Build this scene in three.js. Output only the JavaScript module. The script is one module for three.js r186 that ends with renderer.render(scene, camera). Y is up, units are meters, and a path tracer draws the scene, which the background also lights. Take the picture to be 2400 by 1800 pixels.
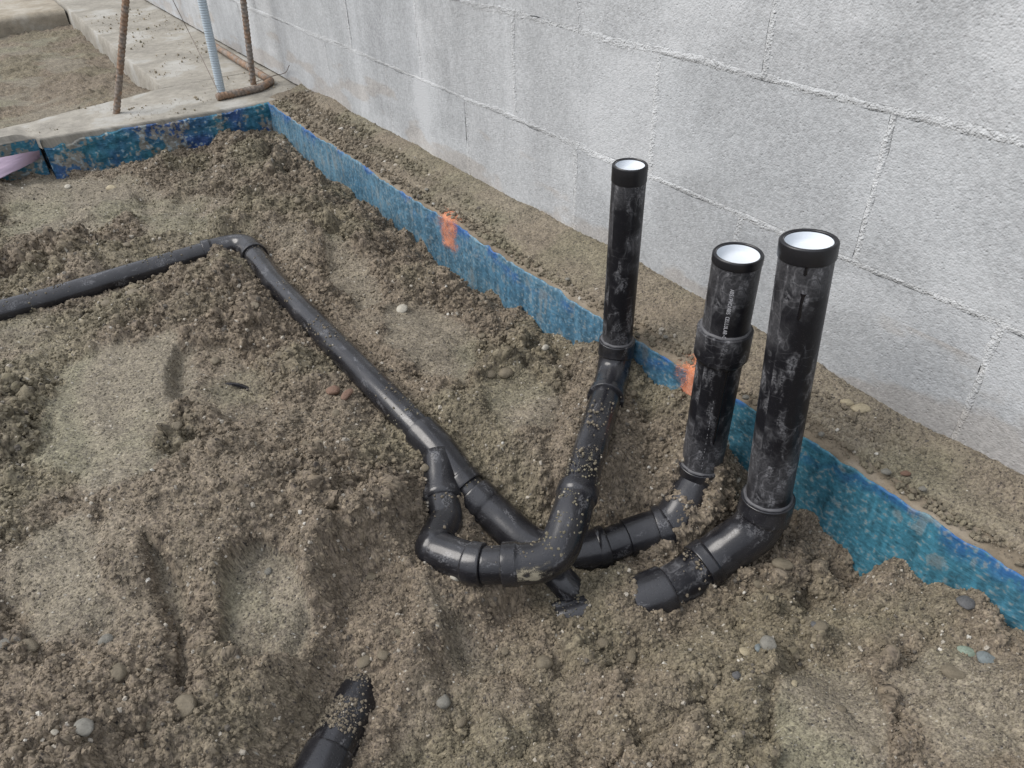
import * as THREE from 'three';
import { mergeGeometries } from 'three/addons/utils/BufferGeometryUtils.js';

// ---------------------------------------------------------------- camera, sky, sun, exposure
const scene = new THREE.Scene();
const F = 1752, CAM = new THREE.Vector3(0, 0.6903, 0.885);
const MX = [0.56765982, 0.47815011, -0.6701752], MY = [-0.03057435, -0.80124147, -0.59755946], MZ = [-0.82269529, 0.35970066, -0.44021346];
const camera = new THREE.PerspectiveCamera(2 * Math.atan(900 / F) * 180 / Math.PI, 4 / 3, 0.05, 200);
camera.position.copy(CAM);
camera.quaternion.setFromRotationMatrix(new THREE.Matrix4().makeBasis(
  new THREE.Vector3(MX[0], MY[0], MZ[0]), new THREE.Vector3(-MX[1], -MY[1], -MZ[1]), new THREE.Vector3(-MX[2], -MY[2], -MZ[2])));
scene.add(camera);
{
  const W = 128, H = 64, d = new Float32Array(W * H * 4);
  for (let j = 0; j < H; j++) for (let i = 0; i < W; i++) {
    const el = ((j + 0.5) / H - 0.5) * Math.PI, s = Math.sin(el), k = (j * W + i) * 4;
    const L = s > 0 ? 0.31 + 0.42 * s : 0.1;
    d[k] = L * 0.94; d[k + 1] = L * 0.985; d[k + 2] = L * 1.09; d[k + 3] = 1;
  }
  const t = new THREE.DataTexture(d, W, H, THREE.RGBAFormat, THREE.FloatType);
  t.mapping = THREE.EquirectangularReflectionMapping; t.magFilter = t.minFilter = THREE.LinearFilter; t.needsUpdate = true;
  scene.background = t; scene.environment = t;
}
const sun = new THREE.DirectionalLight(0xfff9f2, 1.5);
sun.position.set(-2.6, 3.6, 3.2); sun.target.position.set(-0.8, 0, 0.4);
sun.castShadow = true; sun.shadow.radius = 70; sun.shadow.mapSize.set(2048, 2048);
Object.assign(sun.shadow.camera, { left: -4, right: 4, top: 4, bottom: -4, near: 0.5, far: 12 });
scene.add(sun, sun.target);
const renderer = new THREE.WebGLRenderer({ antialias: true });
renderer.toneMapping = THREE.LinearToneMapping; renderer.toneMappingExposure = 2.02;
renderer.shadowMap.enabled = true;

// ---------------------------------------------------------------- helpers
const V = (x, y, z) => new THREE.Vector3(x, y, z);
const clamp = (v, a = 0, b = 1) => v < a ? a : v > b ? b : v;
const sst = (a, b, v) => { const t = clamp((v - a) / (b - a)); return t * t * (3 - 2 * t); };
const mix = (a, b, t) => a + (b - a) * t;
let seed = 12345;
const rnd = () => { seed = (seed + 0x6D2B79F5) | 0; let t = Math.imul(seed ^ (seed >>> 15), 1 | seed); t = (t + Math.imul(t ^ (t >>> 7), 61 | t)) ^ t; return ((t ^ (t >>> 14)) >>> 0) / 4294967296; };
const h2 = (i, j, s = 0) => { let h = Math.imul(i, 374761393) ^ Math.imul(j, 668265263) ^ Math.imul(s, 1274126177); h = Math.imul(h ^ (h >>> 13), 1274126177); h ^= h >>> 16; return (h >>> 0) / 4294967296; };
function vn(x, y, s = 0, P = 0) {            // value noise 0..1, optional period
  const i = Math.floor(x), j = Math.floor(y), u = x - i, v = y - j, a = u * u * (3 - 2 * u), b = v * v * (3 - 2 * v);
  let i0 = i, i1 = i + 1, j0 = j, j1 = j + 1;
  if (P) { i0 = ((i0 % P) + P) % P; i1 = ((i1 % P) + P) % P; j0 = ((j0 % P) + P) % P; j1 = ((j1 % P) + P) % P; }
  const p = h2(i0, j0, s), q = h2(i1, j0, s), r = h2(i0, j1, s), t = h2(i1, j1, s);
  return p + (q - p) * a + (r - p) * b + (p - q - r + t) * a * b;
}
function fbm(x, y, o = 4, s = 0, P = 0) { let a = 0.5, r = 0, n = 0; for (let k = 0; k < o; k++) { r += a * vn(x, y, s + k * 17, P); n += a; x *= 2; y *= 2; P *= 2; a *= 0.5; } return r / n; }
const W2 = [0, 0];
function worley(x, y, s = 0, P = 0) {         // W2 = [nearest distance, id of that cell]
  const i = Math.floor(x), j = Math.floor(y); let b = 9, id = 0;
  for (let a = -1; a <= 1; a++) for (let c = -1; c <= 1; c++) {
    let I = i + a, J = j + c; const ci = P ? ((I % P) + P) % P : I, cj = P ? ((J % P) + P) % P : J;
    const px = I + h2(ci, cj, s), py = J + h2(ci, cj, s + 1), d = (px - x) * (px - x) + (py - y) * (py - y);
    if (d < b) { b = d; id = h2(ci, cj, s + 2); }
  }
  W2[0] = Math.sqrt(b); W2[1] = id; return W2[0];
}
const h3 = (i, j, k, s) => { let h = Math.imul(i, 374761393) ^ Math.imul(j, 668265263) ^ Math.imul(k, 2147483647 - 1640531527) ^ Math.imul(s, 1274126177); h = Math.imul(h ^ (h >>> 13), 1274126177); h = Math.imul(h ^ (h >>> 15), 668265263); return (h ^ (h >>> 16)) >>> 0; };
function lump3(x, y, z, f, s, amp) {          // packed round crumbs, sampled in space so that slopes do not smear them
  x = x * f - 0.5; y = y * f - 0.5; z = z * f - 0.5; const i = Math.floor(x), j = Math.floor(y), k = Math.floor(z); let best = 0;
  for (let a = 0; a < 2; a++) for (let b = 0; b < 2; b++) for (let c = 0; c < 2; c++) {
    const h = h3(i + a, j + b, k + c, s), id = (h & 1023) / 1023, dx = i + a + 0.2 + 0.6 * ((h >>> 10 & 255) / 255) - 0.5 - x, dy = j + b + 0.2 + 0.6 * ((h >>> 18 & 127) / 127) - 0.5 - y, dz = k + c + 0.2 + 0.6 * ((h >>> 25) / 127) - 0.5 - z;
    const r = 0.36 + 0.3 * id, d = (dx * dx + dy * dy + dz * dz) / (r * r); if (d < 1) { const v = (0.5 + 0.7 * id) * Math.sqrt(1 - d); if (v > best) best = v; }
  }
  return best * amp;
}
function vn3(x, y, z, s) { const k = Math.floor(z), t = z - k; return mix(vn(x + 7.3 * k, y + 3.1 * k, s), vn(x + 7.3 * (k + 1), y + 3.1 * (k + 1), s), t * t * (3 - 2 * t)); }
// a pixel of the photograph (2400 x 1800) gives a direction; the distance comes from the surface that the thing touches
const ray = (px, py) => { const a = px - 1200, b = py - 900; return V(MX[0] * a + MX[1] * b + MX[2] * F, MY[0] * a + MY[1] * b + MY[2] * F, MZ[0] * a + MZ[1] * b + MZ[2] * F); };
const onPlane = (px, py, ax, v) => { const r = ray(px, py); return CAM.clone().addScaledVector(r, (v - CAM[ax]) / r[ax]); };
const atY = (px, py, y) => onPlane(px, py, 'y', y), atZ = (px, py, z) => onPlane(px, py, 'z', z), atX = (px, py, x) => onPlane(px, py, 'x', x);
const taken = {};
const numbered = n => { const k = taken[n] = (taken[n] ?? -1) + 1; return k ? `${n}_${String(k).padStart(3, '0')}` : n; };
function mesh(name, geo, mat, parent) { const m = new THREE.Mesh(geo, mat); m.name = parent ? name : numbered(name); m.castShadow = m.receiveShadow = true; (parent || scene).add(m); return m; }
function tag(o, label, category, group, kind) { if (label) o.userData.label = label; if (category) o.userData.category = category; if (group) o.userData.group = group; if (kind) o.userData.kind = kind; return o; }
function thing(name, label, category, group) { const g = new THREE.Group(); g.name = numbered(name); scene.add(g); return tag(g, label, category, group); }
const lin = (r, g, b) => new THREE.Color().setRGB(r, g, b);
function dataTex(w, h, fn, srgb = true, wrap = true) {      // fn writes linear 0..1 (colour) or plain values into o
  const d = new Uint8Array(w * h * 4), o = [0, 0, 0, 1];
  const enc = v => { v = clamp(v); return Math.round(255 * (v <= 0.0031308 ? v * 12.92 : 1.055 * Math.pow(v, 1 / 2.4) - 0.055)); };
  for (let j = 0; j < h; j++) for (let i = 0; i < w; i++) {
    o[3] = 1; fn((i + 0.5) / w, (j + 0.5) / h, o); const k = (j * w + i) * 4;
    for (let c = 0; c < 3; c++) d[k + c] = srgb ? enc(o[c]) : Math.round(255 * clamp(o[c]));
    d[k + 3] = Math.round(255 * clamp(o[3]));
  }
  const t = new THREE.DataTexture(d, w, h, THREE.RGBAFormat); if (srgb) t.colorSpace = THREE.SRGBColorSpace;
  t.magFilter = THREE.LinearFilter; t.minFilter = THREE.LinearMipmapLinearFilter; t.generateMipmaps = true;
  if (wrap) t.wrapS = t.wrapT = THREE.RepeatWrapping; t.needsUpdate = true; return t;
}
const rep = (t, u, v) => { t.repeat.set(u, v); return t; };
function gridGeo(nu, nv, fn) {               // fn(i, j) -> {p:[x,y,z], uv:[u,v], c:[r,g,b]?}
  const P = new Float32Array(nu * nv * 3), U = new Float32Array(nu * nv * 2); let C = null;
  for (let j = 0; j < nv; j++) for (let i = 0; i < nu; i++) {
    const r = fn(i, j), k = j * nu + i; P.set(r.p, k * 3); U.set(r.uv, k * 2);
    if (r.c) { if (!C) C = new Float32Array(nu * nv * 3); C.set(r.c, k * 3); }
  }
  const I = new Uint32Array((nu - 1) * (nv - 1) * 6); let q = 0;
  for (let j = 0; j < nv - 1; j++) for (let i = 0; i < nu - 1; i++) { const a = j * nu + i, b = a + 1, c = a + nu, d = c + 1; I[q++] = a; I[q++] = c; I[q++] = b; I[q++] = b; I[q++] = c; I[q++] = d; }
  const g = new THREE.BufferGeometry(); g.setAttribute('position', new THREE.BufferAttribute(P, 3)); g.setAttribute('uv', new THREE.BufferAttribute(U, 2));
  if (C) g.setAttribute('color', new THREE.BufferAttribute(C, 3));
  g.setIndex(new THREE.BufferAttribute(I, 1)); g.computeVertexNormals(); return g;
}
const lerpTable = (T, x) => { if (x <= T[0][0]) return T[0][1]; for (let i = 1; i < T.length; i++) if (x <= T[i][0]) return mix(T[i - 1][1], T[i][1], (x - T[i - 1][0]) / (T[i][0] - T[i - 1][0])); return T[T.length - 1][1]; };

// ---------------------------------------------------------------- pipe paths (needed by the soil as well)
function filletPath(pts, rads, step = 0.004) {     // straight runs joined by round bends, sampled
  const out = []; const push = p => { if (!out.length || out[out.length - 1].distanceTo(p) > 1e-5) out.push(p); };
  const line = (a, b) => { const n = Math.max(1, Math.ceil(a.distanceTo(b) / (step * 3))); for (let k = 0; k <= n; k++) push(a.clone().lerp(b, k / n)); };
  let cur = pts[0];
  for (let i = 1; i < pts.length - 1; i++) {
    const a = pts[i - 1].clone().sub(pts[i]), b = pts[i + 1].clone().sub(pts[i]), la = a.length(), lb = b.length(); a.normalize(); b.normalize();
    const ang = a.angleTo(b); let t = (rads[i - 1] || 0.03) / Math.tan(ang / 2); t = Math.min(t, la * 0.5, lb * 0.5);
    const p0 = pts[i].clone().addScaledVector(a, t), p1 = pts[i].clone().addScaledVector(b, t);
    line(cur, p0); const n = Math.max(6, Math.ceil(t * 2 / step));
    for (let k = 1; k <= n; k++) { const u = k / n; push(p0.clone().multiplyScalar((1 - u) * (1 - u)).addScaledVector(pts[i], 2 * u * (1 - u)).addScaledVector(p1, u * u)); }
    cur = p1;
  }
  line(cur, pts[pts.length - 1]);
  const s = [0]; for (let i = 1; i < out.length; i++) s.push(s[i - 1] + out[i].distanceTo(out[i - 1]));
  return { p: out, s, len: s[s.length - 1] };
}
function pathAt(P, s) { s = clamp(s, 0, P.len); let i = 1; while (i < P.s.length - 1 && P.s[i] < s) i++; const t = (s - P.s[i - 1]) / (P.s[i] - P.s[i - 1]); return P.p[i - 1].clone().lerp(P.p[i], t); }
function near(P, q) { let b = 1e9, r = 0; for (let i = 0; i < P.p.length; i++) { const d = P.p[i].distanceToSquared(q); if (d < b) { b = d; r = P.s[i]; } } return r; }
const R15 = 0.0248, R2 = 0.0302;
// thin riser -> sloped pipe -> U bend -> branch of the wye
const thinTop = atZ(1477, 384, 0.172), thinBot = atZ(1443, 806, 0.172);
const thinPath = filletPath([thinTop, atZ(1441, 868, 0.172), atY(1411, 960, -0.045), atY(1336, 1215, -0.072), atY(1300, 1318, -0.095), atY(1120, 1326, -0.105), atY(1014, 1288, -0.116), atY(1044, 1225, -0.128), atY(1036, 1160, -0.122), atY(1030, 1068, -0.102)], [0.06, 0.3, 0.05, 0.055, 0.09, 0.026, 0.03, 0.05]);
const longPath = filletPath([atY(-330, 820, -0.085), atY(110, 703, -0.088), atY(470, 596, -0.082), atY(575, 568, -0.078), atY(640, 660, -0.078), atY(915, 940, -0.082), atY(1030, 1056, -0.1), atY(1100, 1150, -0.128), atY(1160, 1205, -0.148), atY(1262, 1302, -0.17), atY(1400, 1286, -0.172), atY(1490, 1254, -0.165), atY(1572, 1230, -0.152), atY(1597, 1195, -0.138), atZ(1643, 1122, 0.2), atZ(1645, 1085, 0.2), atZ(1731, 592, 0.2)], [1, 0.4, 0.06, 0.07, 1, 0.3, 0.3, 0.2, 0.11, 0.2, 0.2, 0.2, 0.03, 0.07, 0.05]);
const bigPath = filletPath([atZ(1897, 560, 0.2), atZ(1799, 1172, 0.2), atY(1778, 1236, -0.105), atY(1662, 1316, -0.163), atY(1545, 1398, -0.172), atY(1330, 1446, -0.2), atY(1200, 1500, -0.235)], [0.05, 0.07, 0.5, 0.4, 0.2]);
const lowPath = filletPath([atY(905, 1490, -0.215), atY(830, 1660, -0.2), atY(760, 1800, -0.195), atY(690, 1930, -0.195)], [0.5, 0.5]);
const stubPath = filletPath([atY(1275, 1315, -0.16), atY(1322, 1366, -0.163), atY(1360, 1406, -0.19)], [0.2]);

// ---------------------------------------------------------------- soil height field
const edgeZ = x => lerpTable([[-2.52, 0.14], [-1.66, 0.148], [-1.34, 0.143], [-0.74, 0.139], [-0.5, 0.122], [-0.42, 0.117], [0.5, 0.116]], x);
const soilAtFace = [[-2.6, -0.07], [-2.46, -0.115], [-2.11, -0.12], [-1.67, -0.102], [-1.485, -0.118], [-1.43, -0.14], [-1.316, -0.179], [-1.27, -0.165], [-1.181, -0.104], [-1.057, -0.105], [-0.854, -0.091], [-0.77, -0.094], [-0.72, -0.06], [-0.662, -0.044], [-0.61, -0.055], [-0.5, -0.12], [-0.45, -0.15], [-0.415, -0.15], [-0.378, -0.138], [-0.33, -0.15], [-0.285, -0.166], [-0.274, -0.11], [-0.266, -0.091], [-0.234, -0.082], [-0.164, -0.069], [-0.1, -0.067], [0.5, -0.06]];
const ctl = [ // px, py, height
  [0, 1800, -0.1], [0, 1500, -0.085], [0, 1200, -0.07], [0, 950, -0.075], [200, 1600, -0.1], [420, 1650, -0.115], [600, 1650, -0.125], [250, 1250, -0.065], [250, 1000, -0.065], [450, 1150, -0.055], [430, 830, -0.075], [520, 740, -0.07], [650, 800, -0.075], [560, 660, -0.062], [300, 760, -0.085], [100, 780, -0.095],
  [700, 1100, -0.055], [800, 1250, -0.06], [640, 1250, -0.065], [900, 1180, -0.07], [900, 1350, -0.075], [980, 1340, -0.09], [700, 1450, -0.09], [800, 1550, -0.105], [780, 960, -0.08], [880, 1080, -0.085],
  [995, 1240, -0.075], [985, 1170, -0.078], [1120, 1250, -0.185], [1000, 1400, -0.11], [1100, 1400, -0.145], [1200, 1400, -0.165], [1300, 1420, -0.175], [1150, 1480, -0.17], [1020, 1620, -0.165], [900, 1700, -0.19], [1200, 1650, -0.15], [1400, 1560, -0.155], [1250, 1780, -0.15], [1420, 1460, -0.175], [1540, 1500, -0.16], [1450, 1340, -0.198], [1560, 1290, -0.185], [1640, 1215, -0.14], [1700, 1180, -0.15],
  [1480, 1150, -0.115], [1545, 1165, -0.1], [1420, 1100, -0.105], [1500, 1000, -0.085], [1250, 1050, -0.085], [1200, 1150, -0.11], [1310, 1130, -0.105], [1150, 950, -0.085], [1100, 800, -0.09], [950, 720, -0.08], [800, 640, -0.075], [1300, 900, -0.085],
  [1700, 1420, -0.165], [1800, 1330, -0.155], [1950, 1420, -0.15], [1650, 1600, -0.135], [1900, 1560, -0.12], [2100, 1520, -0.1], [2300, 1560, -0.075], [2050, 1700, -0.1], [2350, 1750, -0.08], [1650, 1780, -0.125],
  [650, 480, -0.075], [500, 480, -0.085], [300, 500, -0.1], [100, 560, -0.11], [0, 640, -0.105], [120, 450, -0.1], [700, 420, -0.09], [300, 390, -0.1], [620, 370, -0.085], [480, 400, -0.1], [0, 470, -0.112], [40, 425, -0.108],
].map(([a, b, y]) => { const p = atY(a, b, y); return [p.x, p.z, y]; });
ctl.push([-2.55, 0.95, -0.055], [-2.55, 1.3, -0.05], [-2.47, 0.88, -0.1], [-2, 1.5, -0.09], [-1.2, 1.5, -0.09], [-0.4, 1.4, -0.11], [0.4, 1.4, -0.1], [0.4, 0.6, -0.09], [0.4, 0.2, -0.07], [0, 0.9, -0.12]);
const tps = (() => {
  const n = ctl.length, N = n + 3, A = [...Array(N)].map(() => new Float64Array(N + 1)), U = r2 => r2 > 1e-12 ? r2 * Math.log(r2) : 0;
  for (let i = 0; i < n; i++) { for (let j = 0; j < n; j++) A[i][j] = U((ctl[i][0] - ctl[j][0]) ** 2 + (ctl[i][1] - ctl[j][1]) ** 2); A[i][i] += 0.004; A[i][n] = A[n][i] = 1; A[i][n + 1] = A[n + 1][i] = ctl[i][0]; A[i][n + 2] = A[n + 2][i] = ctl[i][1]; A[i][N] = ctl[i][2]; }
  for (let c = 0; c < N; c++) { let p = c; for (let r = c + 1; r < N; r++) if (Math.abs(A[r][c]) > Math.abs(A[p][c])) p = r; [A[c], A[p]] = [A[p], A[c]]; for (let r = 0; r < N; r++) if (r !== c) { const f = A[r][c] / A[c][c]; if (f) for (let k = c; k <= N; k++) A[r][k] -= f * A[c][k]; } }
  const w = A.map((r, i) => r[N] / r[i]);
  // the smooth sheet varies slowly: sample it once on a coarse lattice
  const x0 = -2.8, z0 = 0, s = 0.025, nx = 140, nz = 84, G = new Float32Array(nx * nz);
  for (let j = 0; j < nz; j++) for (let i = 0; i < nx; i++) { const x = x0 + i * s, z = z0 + j * s; let v = w[n] + w[n + 1] * x + w[n + 2] * z; for (let k = 0; k < n; k++) v += w[k] * U((x - ctl[k][0]) ** 2 + (z - ctl[k][1]) ** 2); G[j * nx + i] = v; }
  return (x, z) => { const u = clamp((x - x0) / s, 0, nx - 1.001), v = clamp((z - z0) / s, 0, nz - 1.001), i = u | 0, j = v | 0, a = u - i, b = v - j, k = j * nx + i; return mix(mix(G[k], G[k + 1], a), mix(G[k + nx], G[k + nx + 1], a), b); };
})();
const poly = (pts, y, dz, soft, smooth = 0) => { const P = pts.map(([a, b]) => { const p = atY(a, b, y); return [p.x, p.z]; }); const xs = P.map(p => p[0]), zs = P.map(p => p[1]), m = soft + 0.05; return { P, dz, soft, smooth, bb: [Math.min(...xs) - m, Math.max(...xs) + m, Math.min(...zs) - m, Math.max(...zs) + m] }; };
const stamps = [
  poly([[548, 1335], [520, 1400], [500, 1480], [530, 1512], [610, 1520], [690, 1505], [725, 1420], [700, 1310], [620, 1280]], -0.085, -0.034, 0.01, 0.9),
  poly([[350, 1270], [405, 1285], [430, 1420], [418, 1560], [385, 1560], [372, 1420]], -0.075, -0.032, 0.014, 0.5),
  poly([[402, 850], [425, 800], [540, 785], [640, 850], [665, 950], [560, 985], [430, 935]], -0.07, -0.024, 0.013, 0.5),
  poly([[1040, 1405], [1046, 1480], [960, 1540], [915, 1620], [865, 1720], [830, 1850], [1300, 1860], [1450, 1720], [1380, 1560], [1300, 1470], [1150, 1400]], -0.15, -0.034, 0.017, 0.25),
  poly([[900, 720], [1010, 690], [1090, 740], [1130, 830], [1090, 900], [980, 880], [900, 800]], -0.085, -0.012, 0.03, 0.8),
  poly([[1130, 880], [1240, 850], [1330, 930], [1310, 1010], [1200, 1020], [1140, 960]], -0.085, -0.01, 0.03, 0.6),
  poly([[150, 820], [420, 760], [480, 850], [400, 1000], [380, 1130], [230, 1180], [60, 1040]], -0.07, -0.006, 0.05, 0.95),
  poly([[0, 1300], [220, 1200], [230, 1420], [80, 1520], [0, 1500]], -0.08, -0.006, 0.04, 0.7),
  poly([[60, 1000], [120, 960], [130, 1020], [90, 1060]], -0.07, -0.016, 0.015, 0),
  poly([[420, 640], [560, 620], [620, 700], [560, 745], [400, 730], [330, 690]], -0.065, 0.012, 0.03, 0),
  poly([[0, 420], [140, 400], [330, 420], [420, 470], [200, 540], [0, 560]], -0.1, -0.01, 0.05, 0.75),
  poly([[300, 470], [460, 440], [560, 470], [480, 560], [330, 560]], -0.09, -0.012, 0.04, 0.6),
  poly([[620, 420], [820, 430], [940, 560], [1000, 700], [880, 690], [700, 560]], -0.085, 0.012, 0.05, 0.1),
  poly([[760, 560], [840, 600], [900, 700], [830, 730], [760, 660]], -0.08, -0.012, 0.025, 0.7),
  poly([[1830, 1560], [1920, 1530], [2040, 1580], [2080, 1700], [2060, 1850], [1830, 1850], [1815, 1700]], -0.11, -0.004, 0.008, 0.9),
  poly([[1880, 1490], [1990, 1500], [2060, 1590], [2100, 1700], [2020, 1690], [1920, 1580]], -0.11, -0.016, 0.035, 0.2),
  poly([[2180, 1480], [2400, 1560], [2400, 1800], [2150, 1800], [2120, 1600]], -0.08, 0.004, 0.05, 0.8),
  poly([[1720, 1560], [1800, 1500], [1960, 1460], [1990, 1530], [1850, 1560], [1770, 1620]], -0.12, 0.014, 0.03, 0.4),
  poly([[1010, 1415], [1120, 1420], [1210, 1470], [1200, 1530], [1080, 1540], [1010, 1490]], -0.165, -0.012, 0.03, 0.6),
  poly([[1240, 1440], [1330, 1462], [1420, 1450], [1450, 1490], [1350, 1505], [1250, 1490]], -0.175, 0.01, 0.02, 0),
  poly([[1555, 1215], [1620, 1205], [1640, 1260], [1590, 1290], [1550, 1265]], -0.15, 0.03, 0.03, 0),
  poly([[1070, 1120], [1130, 1125], [1150, 1150], [1105, 1150]], -0.1, 0.018, 0.02, 0),
  poly([[380, 330], [620, 290], [650, 330], [640, 380], [520, 400]], -0.09, 0.012, 0.05, 0),
];
function sdPoly(P, x, z) { let d = 1e9, s = 1; for (let i = 0, j = P.length - 1; i < P.length; j = i++) { const ex = P[j][0] - P[i][0], ez = P[j][1] - P[i][1], wx = x - P[i][0], wz = z - P[i][1], t = clamp((wx * ex + wz * ez) / (ex * ex + ez * ez)), bx = wx - ex * t, bz = wz - ez * t; d = Math.min(d, bx * bx + bz * bz); const c1 = z >= P[i][1], c2 = z < P[j][1], c3 = ex * wz > ez * wx; if ((c1 && c2 && c3) || (!c1 && !c2 && !c3)) s = -s; } return s * Math.sqrt(d); }
const grooves = [
  [[[1835, 1557], [1870, 1538], [1915, 1531]], -0.11, 0.004, 0.005], [[[1842, 1655], [1823, 1705], [1826, 1760], [1842, 1810]], -0.11, 0.005, 0.005],
  [[[230, 1090], [160, 1080], [80, 1090], [20, 1120]], -0.07, 0.004, 0.006], [[[260, 1130], [250, 1210], [200, 1290]], -0.07, 0.004, 0.008],
  [[[410, 835], [408, 880], [412, 930]], -0.07, 0.012, 0.01], [[[600, 790], [640, 830], [665, 880]], -0.07, 0.012, 0.012],
  [[[510, 1470], [530, 1512], [610, 1520], [680, 1508]], -0.09, 0.006, 0.006], [[[310, 425], [335, 450], [350, 490]], -0.095, 0.014, 0.016],
  [[[90, 545], [170, 515], [250, 500], [330, 470]], -0.1, 0.008, 0.008], [[[200, 1560], [150, 1530], [90, 1560]], -0.1, 0.006, 0.006],
].map(([p, y, d, w]) => ({ p: p.map(q => atY(q[0], q[1], y)), d, w }));
// soil level beside each run, in radii above (+) or below (-) the pipe's axis, along pixel anchors
const runs = [];
function run(P, r, table) { runs.push({ P, r, T: table.map(([q, l]) => [near(P, q), l]).sort((a, b) => a[0] - b[0]) }); }
run(longPath, R15, [[atY(0, 730, -0.088), -0.4], [atY(110, 703, -0.088), -0.4], [atY(250, 660, -0.086), -0.7], [atY(340, 637, -0.085), -0.95], [atY(420, 612, -0.083), -0.4], [atY(500, 590, -0.08), -0.8], [atY(575, 575, -0.078), -0.4], [atY(640, 660, -0.078), -0.5], [atY(720, 740, -0.08), -0.6], [atY(800, 825, -0.08), -0.7], [atY(915, 940, -0.082), -0.7], [atY(1040, 1068, -0.104), -0.5], [atY(1082, 1120, -0.12), 0.8], [atY(1112, 1160, -0.13), -0.3], [atY(1209, 1250, -0.16), -1.0], [atY(1300, 1298, -0.17), -1.1], [atY(1430, 1278, -0.17), -1.1], [atY(1490, 1254, -0.165), -0.8], [atY(1545, 1238, -0.156), -0.1], [atY(1575, 1228, -0.15), 1.3], [atY(1597, 1195, -0.138), 1.25], [atY(1610, 1172, -0.125), 0.3]]);
run(thinPath, R15, [[atZ(1441, 868, 0.172), -0.6], [atY(1411, 960, -0.045), -0.5], [atY(1392, 1020, -0.05), -1.3], [atY(1336, 1215, -0.072), -1.3], [atY(1300, 1318, -0.095), -1.4], [atY(1120, 1326, -0.105), -0.8], [atY(1040, 1300, -0.116), -0.3], [atY(1046, 1225, -0.128), 0.1], [atY(1036, 1160, -0.122), 0.1], [atY(1030, 1068, -0.102), -0.2]]);
run(bigPath, R2, [[atY(1778, 1236, -0.105), -1.3], [atY(1662, 1316, -0.163), -0.4], [atY(1545, 1398, -0.172), -0.15], [atY(1520, 1403, -0.175), 0.2], [atY(1490, 1410, -0.178), 1.15], [atY(1420, 1425, -0.188), 1.25], [atY(1385, 1432, -0.19), 0.9], [atY(1345, 1440, -0.198), 0.62], [atY(1310, 1452, -0.205), 0.9], [atY(1280, 1465, -0.21), 1.3], [atY(1200, 1500, -0.235), 1.6]]);
run(lowPath, R2, [[atY(905, 1490, -0.215), 2.4], [atY(875, 1560, -0.208), 1.9], [atY(862, 1590, -0.204), 1.1], [atY(848, 1630, -0.2), 0.2], [atY(800, 1720, -0.197), 0.05], [atY(760, 1800, -0.195), 0.1], [atY(690, 1930, -0.195), 0.2]]);
run(stubPath, R15 * 0.8, [[atY(1275, 1315, -0.16), -0.3], [atY(1322, 1366, -0.163), 0], [atY(1345, 1390, -0.18), 0.9], [atY(1360, 1406, -0.19), 1.5]]);
// raster of the nearest run, so that each soil vertex only asks once
const RX0 = -2.7, RZ0 = 0.1, RS = 0.004, RNX = 780, RNZ = 400;
const rD = new Float32Array(RNX * RNZ).fill(9), rL = new Float32Array(RNX * RNZ), rW = new Float32Array(RNX * RNZ), rA = new Float32Array(RNX * RNZ).fill(9);
for (const { P, r, T } of runs) for (let i = 0; i < P.p.length; i += 1) {
  const q = P.p[i]; if (q.y > 0.0) continue; const rel = lerpTable(T, P.s[i]); if (rel < -1.15) continue; const lev = q.y + r * rel, m = Math.ceil(r * 3.4 / RS), ci = Math.round((q.x - RX0) / RS), cj = Math.round((q.z - RZ0) / RS), ds = P.s[Math.min(i + 1, P.s.length - 1)] - P.s[Math.max(i - 1, 0)];
  for (let j = cj - m; j <= cj + m; j++) for (let k = ci - m; k <= ci + m; k++) if (j >= 0 && k >= 0 && j < RNZ && k < RNX) {
    const d = Math.hypot(RX0 + k * RS - q.x, RZ0 + j * RS - q.z) / r, o = j * RNX + k, w = ds / Math.pow(d * d + 0.15, 3);
    rD[o] = Math.min(rD[o], d); rL[o] += lev * w; rW[o] += w;
    if (d < 0.97 && rel < 0.8) rA[o] = Math.min(rA[o], q.y);
  }
}
for (let o = 0; o < rL.length; o++) if (rW[o]) rL[o] /= rW[o];
const rs = [9, 0, 9];
function runAt(x, z) { const k = Math.round((x - RX0) / RS), j = Math.round((z - RZ0) / RS); if (k < 0 || j < 0 || k >= RNX || j >= RNZ) { rs[0] = 9; return; } const u = (x - RX0) / RS, v = (z - RZ0) / RS, i0 = clamp(u | 0, 0, RNX - 2), j0 = clamp(v | 0, 0, RNZ - 2), a = u - i0, b = v - j0, o = j0 * RNX + i0; const f = G => mix(mix(G[o], G[o + 1], a), mix(G[o + RNX], G[o + RNX + 1], a), b); rs[0] = f(rD); rs[1] = rW[o] && rW[o + 1] && rW[o + RNX] && rW[o + RNX + 1] ? f(rL) : rL[j * RNX + k]; rs[2] = rA[j * RNX + k]; }
const soilInfo = { loose: 1, y: 0 };
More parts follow.
